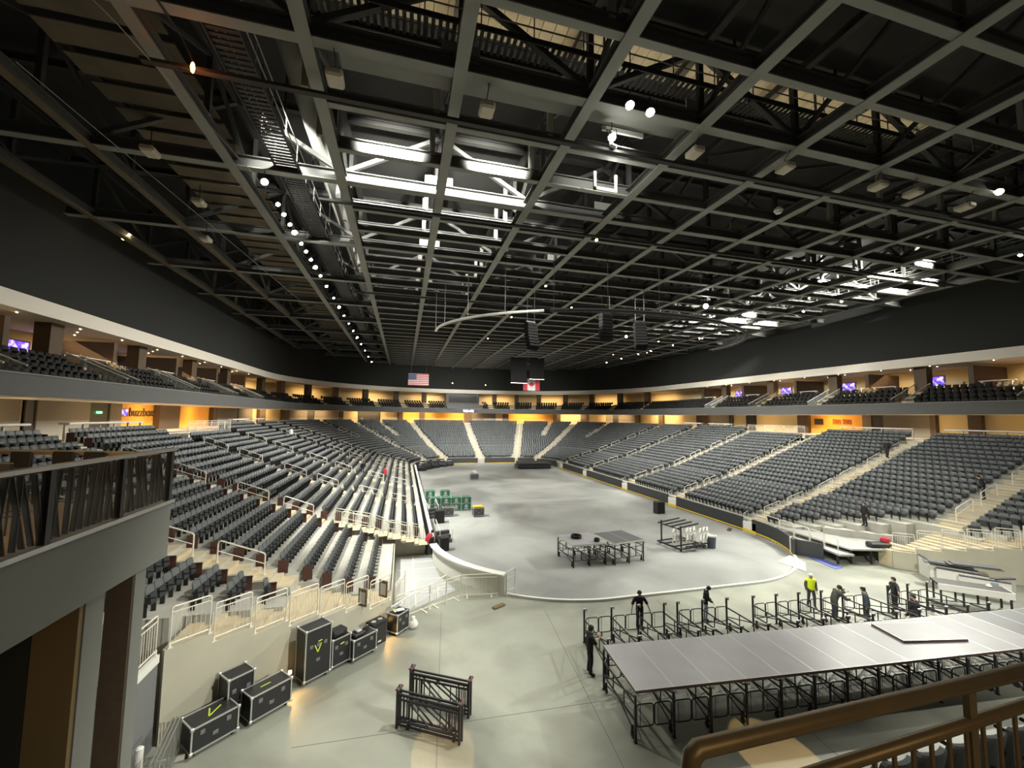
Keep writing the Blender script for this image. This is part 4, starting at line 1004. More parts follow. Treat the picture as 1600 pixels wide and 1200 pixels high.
corner_board(-XC, 186, 232, 'curved rink board with white back and cap at the near left corner', ('boardblk', 'boardblk'), 1.05, 'white')
for i, (a, c) in enumerate([(9.0, 20), (20.1, 31), (31.1, 42), (42.1, 51)]):
    t, P, Q = board([('L', c, a)], '%s black board section with white cap from the near end, left side' % nth(i+1))
    b = MB(); b.ribbon(P, [(p[0]-.08, p[1]) for p in Q], 1.12, 1.18); b.build('cap', 'white', t)
for i, sg in enumerate([[('AL', 8, 43)], [('AL', 47, 70)], [('AL', 74, 90), ('F', -XC, -.7)], [('F', .7, XC), ('AR', 90, 74)], [('AR', 70, 47)], [('AR', 43, 8)]]):
    board(sg, '%s black board section from the left along the far end' % nth(i+1))
for i, y in enumerate((8.8, 19.0, 28.8, 41.0, 51.0)):
    t = thing('rink_gate', '%s white gate with yellow base from the near end in the right boards' % nth(i+1), 'gate', (W, y, 0), 0, 'white rink gates')
    b = MB(); b.bx(.02, .14, -.66, .66, .22, .85 if i else .8); b.build('panel', 'white', t); b = MB(); b.bx(-.02, .14, -.66, .66, 0, .22); b.build('base', 'yellow', t)
    b = MB(); b.bx(.1, .9, -.6, .6, .0, .55); b.bx(.45, .9, -.6, .6, .5, .8); b.build('step_box', 'white', t)
    b = MB(); b.tube([(.15, .7, 0), (.15, .7, 1.35), (.6, .7, 1.6), (.6, .7, .6)], .02, 5); b.tube([(.15, -.7, .0), (.15, -.7, 1.2)], .02, 5); b.build('rail', 'rail', t)
# white gate frame at the end of the near left board
t = thing('gate_frame', 'white open gate frame at the end of the near left rink board', 'gate', (-9.75, 1.55, 0), .4)
b = MB(); b.tube([(0, 0, 0), (0, 0, 1.25), (.55, 0, 1.35), (.55, 0, 0)], .03); b.tube([(0, 0, .9), (.55, 0, .95)], .02); b.tube([(0, 0, .3), (.55, 0, .3)], .02); b.build('frame', 'white', t)
b = MB(); b.prism([(9.0, 2.5), (9.2, .7), (10.6, 1.9), (10.9, 3.3)], 0.012, .05); struct(b.build('trim_white_threshold', 'white'))
t = thing('rink_board', 'loose black board end standing past the near right corner', 'rink board', (12.0, 2.9, 0), -1.0, 'black boards round the rink')
b = MB(); b.bx(-.9, .9, -.06, .06, 0, 1.05); b.build('panel', 'boardblk', t); b = MB(); b.bx(-1.0, -.9, -.08, .08, 0, 1.15); b.build('post', 'white', t)

# ------------------------------------------------------------------ ramp floor cover, barriers
b = MB(); b.prism([(-15.4, .4), (-12.2, 2.9), (-12.9, 5.0), (-13.25, 8.9), (-15.4, 8.9)], 0.0, .02); o = b.build('floor_cover', 'matgray'); tag(o, 'gray floor cover with white seams between the left stand and the rink', 'floor cover')
b = MB()
for y in (3.0, 4.7, 6.4, 7.6): b.bar((-15.3, y, .024), (-12.95-.0*y if y > 4 else -12.4, y+.1, .024), .07, .006)
b.bar((-14.35, 1.5, .024), (-14.35, 8.9, .024), .07, .006); b.bar((-13.2, 2.3, .024), (-13.1, 3.6, .024), .07, .006)
q = b.build('tape_lines', 'white', o)
for i, (p0, p1) in enumerate([((-15.3, .15), (-13.75, 1.05)), ((-13.7, 1.1), (-12.1, 1.95)), ((-12.05, 2.0), (-10.2, 1.75))]):
    t = fence('%s silver crowd barrier from the road cases along the ramp cover' % nth(i+1), p0, p1, .0, None, 'silver crowd barriers', 1.12, 'barrier')
    L = math.hypot(p1[0]-p0[0], p1[1]-p0[1])
    for x in (.3, L-.3): b = MB(); b.bx(x-.04, x+.04, -.3, .3, 0, .03); b.build('foot', 'rail', t)
fence('gray mesh gate panel standing at the ramp end of the corner railing', (-15.35, .5), (-14.9, 2.2), .02, None, None, 1.5, 'gate')
t = thing('hand_ramp_rail', 'sloping white handrail beside the barriers at the ramp', 'handrail', (-15.5, -.5, 0), .62)
b = MB(); b.tube([(0, 0, 0), (0, 0, .95), (3.2, 0, 1.45), (3.2, 0, 0)], .035); b.tube([(0, 0, .5), (3.2, 0, .9)], .02); b.build('frame', 'white', t)
b = MB(); b.bxb(-.35, .35, -.12, .12, 0, .08, .02); o = b.build('wood_block', 'wood', None, (-10.4, .5, 0), .5); tag(o, 'small wooden plank on the floor by the rink curb', 'plank')

# ------------------------------------------------------------------ road cases
def road_case(label, loc, rz, w, dp, h, caster=.14, top=None, mark=None, lat=2, body='case', grp='black road cases by the beige wall', cat='road case', name='road_case', edge='alu', front=True):
    t = thing(name, label, cat, loc, rz, grp)      # front faces -y, width along x
    z0 = caster; b = MB(); b.bxb(-w/2, w/2, -dp/2, dp/2, z0, z0+h, .012); bo = b.build('body', body, t)
    b = MB(); e = .035
    for x in (-w/2, w/2):
        for y in (-dp/2, dp/2): b.bx(x-e/2-.002, x+e/2+.002, y-e/2-.002, y+e/2+.002, z0, z0+h)
    for z in (z0, z0+h):
        for y in (-dp/2, dp/2): b.bx(-w/2, w/2, y-e/2-.002, y+e/2+.002, z-e/2, z+e/2)
        for x in (-w/2, w/2): b.bx(x-e/2-.002, x+e/2+.002, -dp/2, dp/2, z-e/2, z+e/2)
    for x in (-w/2, w/2):
        for y in (-dp/2, dp/2):
            for z in (z0, z0+h): b.bxb(x-.045, x+.045, y-.045, y+.045, z-.045, z+.045, .015)
    b.build('edge_trim', edge, t)
    for k in range(lat):
        x = 0 if lat == 1 else -w*.28+k*w*.56/(lat-1); b = MB(); b.bxb(x-.06, x+.06, -dp/2-.016, -dp/2, z0+h*.62, z0+h*.62+.12, .006); b.build('latch', 'latchm', bo)
    b = MB(); b.bxb(-.07, .07, -dp/2-.014, -dp/2, z0+h*.32, z0+h*.32+.1, .006); b.bxb(w/2, w/2+.014, -.07, .07, z0+h*.45, z0+h*.45+.1, .006); b.build('handle', 'latchm', bo)
    if caster:
        for x in (-w/2+.1, w/2-.1):
            for y in (-dp/2+.1, dp/2-.1):
                b = MB(); b.cyl((x-.02, y, caster*.42), caster*.42, .04, 10, axis=0); b.bx(x-.03, x+.03, y-.03, y+.03, caster*.5, caster); b.build('caster', 'rubber', t)
    if mark:
        b = MB()
        for p, q in mark: b.bar(p, q, .035, .006, up=(0, 0, 1) if abs(p[2]-q[2]) < 1e-6 and p[1] > -dp/2 else (0, 1, 0))
        b.build('tape_mark', 'tape', t)
    return t
a = R_(42)
road_case('low black road case with a yellow tape arrow on its lid, nearest the gray wall', (-20.35, -5.65, 0), a, 1.15, .75, .62, mark=[((-.1, -.15, .772), (.3, .1, .772)), ((-.1, -.15, .772), (.05, .2, .772))])
road_case('upright black road case standing behind the low arrow-marked one', (-20.03, -4.70, 0), a, .72, .62, 1.15)
road_case('long black road case with a yellow dash on its lid, beside the upright case', (-19.15, -4.75, 0), a, 1.2, .62, .68, mark=[((-.2, 0, .832), (.1, .0, .832))])
road_case('tallest black road case with a yellow V mark on its door', (-18.1, -3.25, 0), a-.05, .92, .62, 1.65, mark=[((-.14, -.325, 1.25), (-.02, -.325, .98)), ((-.02, -.325, .98), (.1, -.325, 1.25)), ((-.02, -.325, 1.34), (.12, -.325, 1.34))], lat=3)
t = road_case('square black road case with a yellow dash, between the tallest and the gear-laden one', (-17.4, -2.62, 0), a-.05, .72, .6, .92, mark=[((-.05, -.315, .84), (.1, -.315, .86))])
t = road_case('low silver-edged black road case with gear piled on its lid', (-16.6, -2.2, 0), a-.05, 1.0, .62, .66)
t = thing('equipment_tray', 'flat gray gear and cables lying on the low silver-edged case', 'equipment', (-16.6, -2.2, .815), a)
b = MB(); b.bxb(-.4, .1, -.2, .2, 0, .12, .03); b.build('tray', 'case', t); b = MB(); b.bxb(-.25, -.02, -.12, .15, .12, .2, .02); b.build('lid', 'alu', t)
b = MB(); b.tube([(.15+.1*math.cos(k*.7)+.1, .12*math.sin(k*.7), .02+.006*k) for k in range(22)], .018, 5); b.build('cable_coil', 'rubber', t)
t = thing('equipment_tray', 'dark padded gear lying on the square case', 'equipment', (-17.4, -2.62, 1.075), a); b = MB(); b.bxb(-.3, .3, -.22, .22, 0, .22, .06); b.build('pad', 'rubber', t); b = MB(); b.bxb(-.2, .1, -.24, -.2, .05, .15, .01); b.build('flap', 'case', t)
t = thing('recycling_bin', 'black two-hole recycling bin against the corner wall', 'bin', (-16.05, -1.45, 0), a)
b = MB(); b.prism([(-.34, -.22), (.34, -.22), (.34, .22), (-.34, .22)], 0, .78); b.build('body', 'case', t); b = MB(); b.bxb(-.37, .37, -.25, .25, .78, .9, .04); b.build('lid', 'rubber', t)
for x in (-.16, .16): b = MB(); b.cyl((x, -.02, .895), .1, .01, 12); b.build('hole_rim', 'alu', t)
b = MB(); b.bx(-.08, .08, -.226, -.22, .1, .16); b.build('label', 'paper', t)
t = road_case('small black road case with papers on its lid at the ramp end', (-15.2, -.75, 0), R_(48), .72, .6, .72)
t = thing('paper_pile', 'crumpled white sheets on the small case at the ramp end', 'papers', (-15.2, -.75, .88), .3); b = MB(); b.bxb(-.2, .2, -.12, .12, 0, .04, .015); b.bxb(-.1, .24, -.2, .02, .04, .075, .02); b.build('sheets', 'paper', t); b = MB(); b.bx(-.22, -.12, -.05, .1, .04, .05); b.build('note', 'tape', t)
t = thing('plastic_bag', 'white plastic bag on the floor beside the small case', 'bag', (-14.55, -.55, 0)); b = MB(); b.lathe([(.04, 0), (.2, .02), (.24, .14), (.17, .3), (.07, .38), (.1, .46), (.03, .47)], n=9); b.build('bag', 'cwhite', t, smooth=True)
# low amber lamps behind the cases
for i, (x, y) in enumerate([(-18.72, -3.75), (-15.75, -.95)]):
    t = thing('amber_floor_lamp', ['amber work lamp on the floor left of the tallest case', 'amber work lamp on the floor left of the small case'][i], 'lamp', (x, y, 0), 0, 'amber floor lamps')
    b = MB(); b.bx(-.06, .06, -.05, .05, 0, .5); b.build('stand', 'steeldk', t); b = MB(); b.bxb(-.05, .05, -.06, -.02, .5, .62, .02); b.build('lens', 'warmlens', t)
    spot('amber_spill', (x+.12, y-.16, .6), (x+.6, y-.8, 0), 30, 110, .8, (1, .55, .15), .05)
# green cases
def green_case(label, loc, rz, front):
    t = road_case(label, loc, rz, .95, .8, .62, .06 if loc[2] == 0 else 0, lat=0, body='green', grp='green road cases on the rink', edge='alu')
    z = (.06 if loc[2] == 0 else 0)+.3; b = MB(); b.tube([(.13*math.cos(2*PI*k/16), -.412, z+.06+.13*math.sin(2*PI*k/16)) for k in range(16)], .025, 5, closed=True); b.bx(-.22, .22, -.415, -.405, z-.2, z-.14); b.bx(-.05, .05, -.415, -.405, z+.01, z+.11); b.build('emblem', 'paper', t)
for r in range(2):
    for c in range(4):
        green_case('green road case with a white emblem, %s from the left in the %s front tier' % (nth(c+1), ['lower', 'upper'][r]), (-11.9+1.0*c, 21.8, .70*r), 0, 1)
for c in range(2):
    for r in range(2): green_case('green road case of the rear stack, %s column from the left, %s tier' % (nth(c+1), ['lower', 'upper'][r]), (-12.2+1.6*c, 25.6, .70*r), 0, 0)
for lb, loc, w in [('silver-edged gray case standing before the green cases', (-10.9, 19.6, 0), 1.0), ('silver-edged gray case under a yellow slab, right of the green cases', (-8.15, 18.9, 0), 1.0), ('small silver-edged case with white bundle, far out on the rink', (-4.75, 41.2, 0), 1.2)]:
    road_case(lb, loc, 0, w, .8, .68, .12, body='deckd', grp='silver-edged cases on the rink')
b = MB(); b.bxb(-.5, .42, -.35, .35, 0, .14, .02); o = b.build('yellow_slab', 'yellow', None, (-8.15, 18.9, .825)); tag(o, 'yellow slab lying on the gray case right of the green cases', 'slab')
b = MB(); b.lathe([(.1, 0), (.4, .05), (.42, .3), (.2, .5), (.05, .52)], n=9); o = b.build('cloth_bundle', 'cwhite', None, (-4.8, 41.2, .825)); tag(o, 'white bundle on the small case far out on the rink', 'bundle')
for lb, loc, s in [('black speaker box by the left rink board, before the green cases', (-11.9, 17.2, 0), (.8, .6, 1.1)), ('black speaker box by the curved left rink board, nearest the ramp', (-12.2, 9.6, 0), (.6, .5, .95)), ('black speaker box on the rink near the right boards', (9.6, 16.4, 0), (.9, .7, 1.15))]:
    t = thing('speaker_box', lb, 'loudspeaker', loc, .1, 'black speaker boxes on the rink'); b = MB(); b.bxb(-s[0]/2, s[0]/2, -s[1]/2, s[1]/2, 0, s[2], .03); b.build('cabinet', 'case', t); b = MB(); b.bx(-s[0]/2+.05, s[0]/2-.05, -s[1]/2-.01, -s[1]/2, .1, s[2]-.06); b.build('grille', 'rubber', t)
for i, (x, y) in enumerate([(-11.9, 11.2), (-12.3, 18.8)]):
    t = thing('small_steps', ['white step rail beside the curved left board', 'white step rail left of the black speaker box'][i], 'steps', (x, y, 0), .3, 'white step rails'); b = MB()
    for k in range(3): b.bx(-.5, .5, k*.3, k*.3+.3, 0, .25*(k+1))
    b.build('steps', 'deckd', t); b = MB(); b.tube([(-.5, 0, .0), (-.5, 0, 1.0), (-.5, .9, 1.6), (-.5, .9, 0)], .03); b.tube([(.5, 0, .0), (.5, 0, 1.0), (.5, .9, 1.6), (.5, .9, 0)], .03); b.build('rails', 'white', t)
# far black stacks
t = thing('deck_stack', 'stack of black stage decks under a cover at the far end of the rink', 'stack', (8.3, 53.2, 0), -.1); b = MB()
b.bxb(-3.2, 2.8, -2.2, 2.0, .12, .62, .05); b.build('lower_decks', 'case', t); b = MB(); b.bxb(-2.9, 3.0, -1.8, 2.2, .62, 1.05, .08); b.build('upper_decks', 'boardblk', t)
b = MB()
for k in range(5): b.bx(-2.6+k*1.2, -2.5+k*1.2, -2.0, 1.8, 0, .12)
b.build('skids', 'rubber', t)
for i, (x, y, w, h) in enumerate([(-12.0, 52.2, 1.5, 1.3), (-11.0, 54.2, 1.7, 1.5), (-9.6, 56.0, 1.8, 1.3), (-8.0, 57.6, 1.8, 1.1), (-6.5, 58.6, 1.3, .9)]):
    t = thing('covered_equipment', '%s dark tarped equipment pile from the left in the far left rink corner' % nth(i+1), 'equipment', (x, y, 0), .7, 'dark piles in the far left corner')
    b = MB(); b.lathe([(w*.6, 0), (w*.58, h*.4), (w*.45, h*.75), (w*.2, h*.95), (.05, h)], n=8); b.build('tarp', 'case', t); b = MB(); b.bxb(-.3, .3, -.3, .3, h*.92, h*1.08, .05); b.build('clamp', 'alu', t)
# ------------------------------------------------------------------ stage on the floor
SA = R_(-4.9); SO = Vector((-8.45, -8.72, 0)); E1 = Vector((math.cos(SA), math.sin(SA), 0)); E2 = Vector((-math.sin(SA), math.cos(SA), 0))
def S(u, v, z=0): return SO+E1*u+E2*v+Vector((0, 0, z))
def rrect(x0, x1, y, z0, z1, r=.09):
    P = []
    for cx, cz, a0 in ((x1-r, z1-r, 0), (x0+r, z1-r, 90), (x0+r, z0+r, 180), (x1-r, z0+r, 270)):
        for k in range(4): a = R_(a0+30*k); P.append((cx+r*math.cos(a), y, cz+r*math.sin(a)))
    return P
def support(label, gate=True, h=1.33, gw=1.17):
    t = thing('stage_support', label, 'stage frame', (0, 0, 0), 0, 'black stage support frames')
    for v in (.05, 2.39):
        b = MB(); b.bx(-.03, .03, v-.03, v+.03, .02, h); b.bx(-.05, .05, v-.05, v+.05, 0, .02); b.build('post', 'blksteel', t)
    b = MB()
    for z in (.98, .52): b.bar((0, .05, z+.05), (0, 2.39, z-.05), .035, .05)
    b.bar((0, .08, 1.22), (0, 2.3, .55), .03, .035); b.bar((0, .8, .52), (0, .8, .98), .03, .03); b.bar((0, 1.6, .5), (0, 1.6, .96), .03, .03)
    b.bar((0.0, .1, .25), (0, 1.25, .5), .03, .03); b.bar((0, 2.35, .25), (0, 1.25, .5), .03, .03); b.build('side_truss', 'blksteel', t)
    if gate:
        for v in (.10, 2.34):
            b = MB()
            for x0, x1 in ((.06, gw/2+.015), (gw/2+.045, gw)): b.tube(rrect(x0, x1, v, .38, 1.0), .019, 6, closed=True); b.tube([((x0+x1)/2-.15, v, .40), ((x0+x1)/2-.15, v, .98)], .010, 4)
            b.build('gate', 'blksteel', t)
    for v in (.25, 2.19): b = MB(); b.cyl((-.02, v, .09), .09, .045, 12, axis=0); b.bx(-.035, .035, v-.025, v+.025, .1, .34); b.build('caster', 'rubber', t)
    for v in (.05, 2.39): b = MB(); b.bx(-.03, .11, v-.035, v+.035, h-.02, h+.03); b.bx(.08, .11, v-.03, v+.03, h-.09, h); b.build('top_clamp', 'alu', t)
    return t
sp = support('x'); sp0 = support('x', gate=False)
for k in range(17):
    o = dup(sp, S(1.22*k, 0), SA, '%s black support frame from the left under the front stage deck' % nth(k+1))
bx = [-7.6, -6.38, -5.16, -3.94, -3.3, -2.08, -.86, .5, 1.72, 2.94, 4.2, 5.42, 6.64, 8.1, 9.32, 10.54]
for k, x in enumerate(bx):
    g = k+1 < len(bx) and bx[k+1]-x > 1.05 and bx[k+1]-x < 1.28
    dup(sp if g else sp0, (x-.2, -5.88-.068*(x+7), 0), R_(-3.6), '%s open support frame from the left in the row without decks' % nth(k+1))
for r_, keep in ((sp, 0), (sp0, 0)):
    for c in list(r_.children): bpy.data.objects.remove(c)
    bpy.data.objects.remove(r_)
def deck(label, loc, rz, w=1.2, d=2.42, th=.085, tm='deckt', em='deckedge', grp='gray stage decks'):
    t = thing('stage_deck', label, 'stage deck', loc, rz, grp)
    b = MB(); b.bx(.012, w-.012, .012, d-.012, .012, th); b.build('top', tm, t)
    b = MB()
    for q in ((0, w, 0, .012), (0, w, d-.012, d), (0, .012, .012, d-.012), (w-.012, w, .012, d-.012)): b.bx(*q, 0, th-.004)
    b.build('edge_frame', em, t); b = MB()
    for q in ((0, w, 0, .012), (0, w, d-.012, d), (0, .012, .012, d-.012), (w-.012, w, .012, d-.012)): b.bx(*q, th-.004, th+.001)
    b.build('edge_strip', 'alu', t); return t
for k in range(16):
    deck('%s gray deck panel from the left in the long front stage row' % nth(k+1), S(1.22*k+.0, .01, 1.362), SA, 1.218, tm='deckt' if k < 13 else 'deckd')  # right-hand panels darker: the darkness they reflect is put into the colour
t = deck('loose deck panel with a maroon edge lying askew on top of the stage row', (2.35, -8.72, 1.452), R_(-11), 2.5, 1.25)
# mid stage on the rink
for i, (p, rz) in enumerate([((-4.75, 4.45), R_(3)), ((-1.98, 4.28), R_(8))]):
    c, s = math.cos(rz), math.sin(rz)
    for k in range(2):
        t = deck('gray deck with a white edge on the rink, %s panel of the %s pair' % (['left', 'right'][k], ['left', 'right'][i]), (p[0]+1.2*k*c, p[1]+1.2*k*s, 1.30), rz, 1.19, 2.4, .1, 'deckd' if i else 'deckt', 'white', 'decks on the rink')
    for k in range(3):
        t = support('black support frame under the %s deck pair on the rink, %s from the left' % (['left', 'right'][i], nth(k+1)), gate=k < 2, h=1.255, gw=1.08); t.location = (p[0]+(.06+1.14*k)*c, p[1]+(.06+1.14*k)*s, 0); t.rotation_euler = (0, 0, rz); t['group'] = 'support frames on the rink'
for lb, x, y, r in [('black cable coil on the left deck standing on the rink', -3.9, 5.9, .33), ('small black coil near the edge of the left rink deck', -2.9, 4.9, .16)]:
    b = MB()
    for k in range(3): b.tube([(r*math.cos(2*PI*j/14), r*math.sin(2*PI*j/14), .035+.065*k) for j in range(14)], .035, 6, closed=True)
    o = b.build('cable_coil', 'rubber', None, (x, y, 1.405)); tag(o, lb, 'cable')
# folded carts in the foreground
def folded_cart(label, loc, rz):
    t = thing('folded_stage_frame', label, 'stage frame', loc, rz, 'folded black stage frames')
    L = 2.05
    for y in (0, .16):
        for x in (0, L):
            b = MB(); b.bx(x-.03, x+.03, y-.03, y+.03, 0.0, 1.08); b.build('post', 'blksteel', t)
        b = MB()
        for z in (.98, .84, .22, .12): b.bar((0, y, z), (L, y, z), .05, .045)
        b.bar((.35, y, .84), (L*.55, y, .22), .035, .035); b.bar((L*.4, y, .84), (L-.15, y, .22), .035, .035)
        for x in (.12, .24, .42, L-.42, L-.24, L-.12): b.bar((x, y, .22), (x, y, .84), .03, .03)
        b.build('side_frame', 'blksteel', t)
    b = MB()
    for x in (.2, .5, L-.5): b.tube(rrect(x-.16, x+.16, .08, .25, .8, .07), .018, 6, closed=True)
    b.build('gate', 'blksteel', t)
    for x in (.35, L-.2): b = MB(); b.cyl((x-.02, .08, .09), .09, .05, 12, axis=0); b.build('caster', 'rubber', t)
    for x in (0, L): b = MB(); b.bx(x-.05, x+.06, -.05, .22, 1.08, 1.13); b.bx(x-.02, x+.02, .06, .1, 1.12, 1.2); b.build('clamp', 'deckedge', t)
    return t
folded_cart('front one of the two folded black stage frames in the foreground', (-15.15, -6.45, 0), math.atan2(-1.15, 1.85))
folded_cart('rear one of the two folded black stage frames in the foreground', (-14.75, -5.5, 0), math.atan2(-1.15, 1.9))
# white folding chairs on a trolley
t = thing('chair_trolley', 'flat dark trolley with upright poles on the rink beside the blue bin', 'trolley', (4.9, 6.9, 0), .15)
b = MB()
for y in (-1.1, -.4, .4, 1.1): b.bx(-1.2, 1.3, y-.05, y+.05, .16, .24)
b.bx(-1.2, -1.1, -1.15, 1.15, .14, .24); b.bx(1.2, 1.3, -1.15, 1.15, .14, .24); b.build('base', 'blksteel', t)
for x, y in ((-1.0, -1.0), (-1.0, .9)): b = MB(); b.bx(x-.04, x+.04, y-.04, y+.04, .24, 1.75); b.build('pole', 'blksteel', t)
b = MB(); b.bar((-1.0, -1.0, 1.5), (-1.0, .9, 1.5), .07, .07)
for k in range(4): b.bar((-1.4, -1.0+.6*k, 1.62), (.9, -.8+.6*k, 1.72), .05, .09)
b.build('cross_bars', 'blksteel', t)
for x in (-1.05, 1.15):
    for y in (-1, 1): b = MB(); b.cyl((x, y, .075), .075, .05, 10, axis=0); b.build('caster', 'rubber', t)
cp = None
for k in range(9):
    lb = '%s white folding chair from the left hung on the trolley' % nth(k+1)
    if cp is None:
        cp = thing('folding_chair', lb, 'chair', (0, 0, 0), 0, 'white folding chairs on the trolley')
        b = MB(); b.tube([(-.2, 0, 0), (-.2, .04, .85), (-.12, .05, .95), (.12, .05, .95), (.2, .04, .85), (.2, 0, 0)], .018, 5); b.tube([(-.17, .1, 0), (-.17, -.02, .6)], .016, 5); b.tube([(.17, .1, 0), (.17, -.02, .6)], .016, 5); b.build('frame', 'white', cp)
        b = MB(); b.bxb(-.18, .18, .0, .03, .22, .58, .02); b.build('seat', 'white', cp); b = MB(); b.bxb(-.19, .19, .03, .06, .72, .93, .02); b.build('backrest', 'white', cp); o = cp
    else: o = dup(cp, (0, 0, 0), 0, lb)
    o.scale = (1.12, 1.12, 1.12); o.location = (3.75+.33*k, 6.0-.05*k+(k % 3)*.14, .46+.04*(k % 2)); o.rotation_euler = (0, .05*(k % 3-1), .35+.12*(k % 3))
t = thing('waste_bin', 'blue-gray plastic bin with a white liner beside the chair trolley', 'bin', (6.8, 6.0, 0)); b = MB(); b.lathe([(.27, 0), (.34, .85), (.30, .85), (.25, .1)], n=14); b.build('body', 'bluebin', t, smooth=False)
b = MB(); b.lathe([(.30, .8), (.36, .84), (.37, .93), (.33, .95), (.28, .86)], n=14); b.build('liner', 'cwhite', t)
b = MB(); b.bxb(-.35, .35, -.15, .15, 0, .14, .04); o = b.build('tool_bag', 'deckedge', None, (11.8, 9.7, 0), .7); tag(o, 'small dark maroon bag on the floor by the right boards', 'bag')
for i, (x, y) in enumerate([(5.1, 5.6), (5.9, 5.9)]):
    b = MB(); b.bar((-.9, -.2, .34), (.5, .3, .28), .12, .1); b.bar((-.7, .1, .34), (.6, -.2, .42), .1, .08); b.bar((-.5, -.3, .44), (.3, .35, .40), .09, .08); o = b.build('truss_offcuts', 'blksteel', None, (x, y, .0), .3*i); tag(o, ['nearer', 'farther'][i]+' bundle of dark bars lying on the chair trolley', 'bars')
# stacked white boards and table, right
for k, (x, y, L, rz, h) in enumerate([(15.75, -1.6, 1.3, 0.95, 1.1), (15.55, -3.0, 1.9, -1.0, 1.05), (15.3, -3.5, 2.0, -.95, .98), (15.35, -4.4, 1.9, -.88, .92), (16.2, -4.75, 1.2, -.2, 1.0)]):
    t = thing('white_board', ['upright white rink board at the left end of the stack by the right wall', 'white rink board second from the left in the leaning stack', 'white rink board in the middle of the leaning stack', 'white rink board with a blue patch at the stack front', 'short white rink board at the right end of the stack'][k], 'board', (x, y, 0), rz, 'stacked white rink boards')
    b = MB(); b.bx(-L/2, L/2, -.06, .06, 0.0, h); b.build('panel', 'white', t); b = MB(); b.bx(-L/2, L/2, -.09, .09, h, h+.06); b.build('top_cap', 'deckd', t)
    if k == 3: b = MB(); b.bx(.2, .5, -.066, -.06, .35, .85); b.build('blue_patch', 'cjean', t)
for k, (x, y, rz, L) in enumerate([(15.3, -2.9, -.9, 2.0), (15.9, -3.7, -.7, 2.2)]):
    b = MB(); b.bxb(-L/2, L/2, -.3, .3, 0, .05, .01); b.bxb(-L/2+.2, L/2-.1, -.25, .33, .05, .1, .01); o = b.build('black_panel', 'deckd', None, (x, y, 1.19+.13*k), rz); tag(o, ['left', 'right'][k]+' black panel lying across the tops of the stacked white boards', 'panel', 'black panels on the white boards')
t = thing('skirted_platform', 'dark-topped platform with a white fascia on black legs, before the white boards', 'platform', (13.3, -4.95, 0), -.72)
b = MB(); b.bx(-1.45, 1.3, -.5, .5, .92, 1.02); b.build('top', 'door', t); b = MB(); b.bx(-1.47, 1.32, -.54, -.5, .72, 1.03); b.bx(1.3, 1.34, -.5, .5, .72, 1.03); b.build('fascia', 'white', t)
for x in (-1.35, -.5, .35, 1.2):
    for y in (-.42, .42): b = MB(); b.bx(x-.035, x+.035, y-.035, y+.035, 0, .92); b.build('leg', 'blksteel', t)
b = MB(); b.lathe([(.1, 0), (.13, .05), (.06, .12)], n=8); o = b.build('rag', 'cwhite', None, (13.9, -5.3, 1.02)); tag(o, 'small white rag on the dark-topped platform', 'rag')
# riser platform in front of the right block
t = thing('riser_platform', 'low metal riser platform in front of the nearest right seats', 'platform', (0, 0, 0))
b = MB(); b.prism([(13.15, 7.6), (12.75, 3.0), (12.35, 1.0), (13.3, .75), (14.2, 3.2), (13.9, 7.0)], .62, .74); b.build('lower_deck', 'alu', t)
b = MB(); b.prism([(13.35, .95), (15.5, .35), (15.55, .95), (17.7, 1.2), (17.7, 1.9), (13.5, 6.5), (13.3, 6.5)], .92, 1.02); b.build('upper_deck', 'alu', t)
b = MB(); b.prism([(15.2, 4.3), (17.8, 1.4), (18.35, 1.7), (15.9, 4.6)], 1.02, 1.45); b.build('top_step', 'conc', t)
for x, y, z in ((13.2, 6.9, .62), (12.9, 4.2, .62), (12.6, 1.3, .62), (13.6, 1.2, .92), (14.8, .8, .92), (16.2, 1.1, .92), (17.4, 1.5, .92)): b = MB(); b.bx(x-.05, x+.05, y-.05, y+.05, 0, z); b.build('leg', 'blksteel', t)
for i, (p0, p1) in enumerate([((13.12, 7.2), (13.02, 6.0)), ((13.01, 5.9), (12.91, 4.7)), ((12.90, 4.6), (12.8, 3.4)), ((12.79, 3.3), (12.58, 2.2)), ((12.56, 2.1), (12.4, 1.1))]):
    L = math.hypot(p1[0]-p0[0], p1[1]-p0[1]); t = thing('platform_railing', '%s white open railing from the boards along the riser platform' % nth(i+1), 'railing', (p0[0], p0[1], .74), math.atan2(p1[1]-p0[1], p1[0]-p0[0]), 'white riser platform railings')
    b = MB(); b.tube(rrect(.0, L, 0, .0, 1.0, .08), .026, 6, closed=True); b.build('frame', 'rail', t); b = MB(); b.tube([(0, 0, .52), (L, 0, .52)], .02, 5); b.build('mid_rail', 'rail', t)
t = thing('duffel_bag', 'black bag with a red bundle on the riser platform', 'bag', (15.7, .85, 1.02), -.3); b = MB(); b.bxb(-.75, .6, -.3, .3, 0, .32, .12); b.build('bag', 'case', t); b = MB(); b.lathe([(.1, 0), (.28, .1), (.26, .3), (.1, .4)], c=(.45, .1, .25), n=9); b.build('red_bundle', 'cred', t)
t = thing('waste_bin', 'small dark can beside the right riser platform', 'bin', (12.6, 2.5, 0)); b = MB(); b.lathe([(.2, 0), (.25, .6), (.2, .6), (.18, .1)], n=10); b.build('body', 'case', t)
b = MB(); b.prism([(11.5, .6), (12.3, .75), (12.7, 3.0), (11.9, 2.9)], .012, .03); o = b.build('blue_mat', 'blue'); tag(o, 'blue mat on the floor before the riser platform', 'mat')

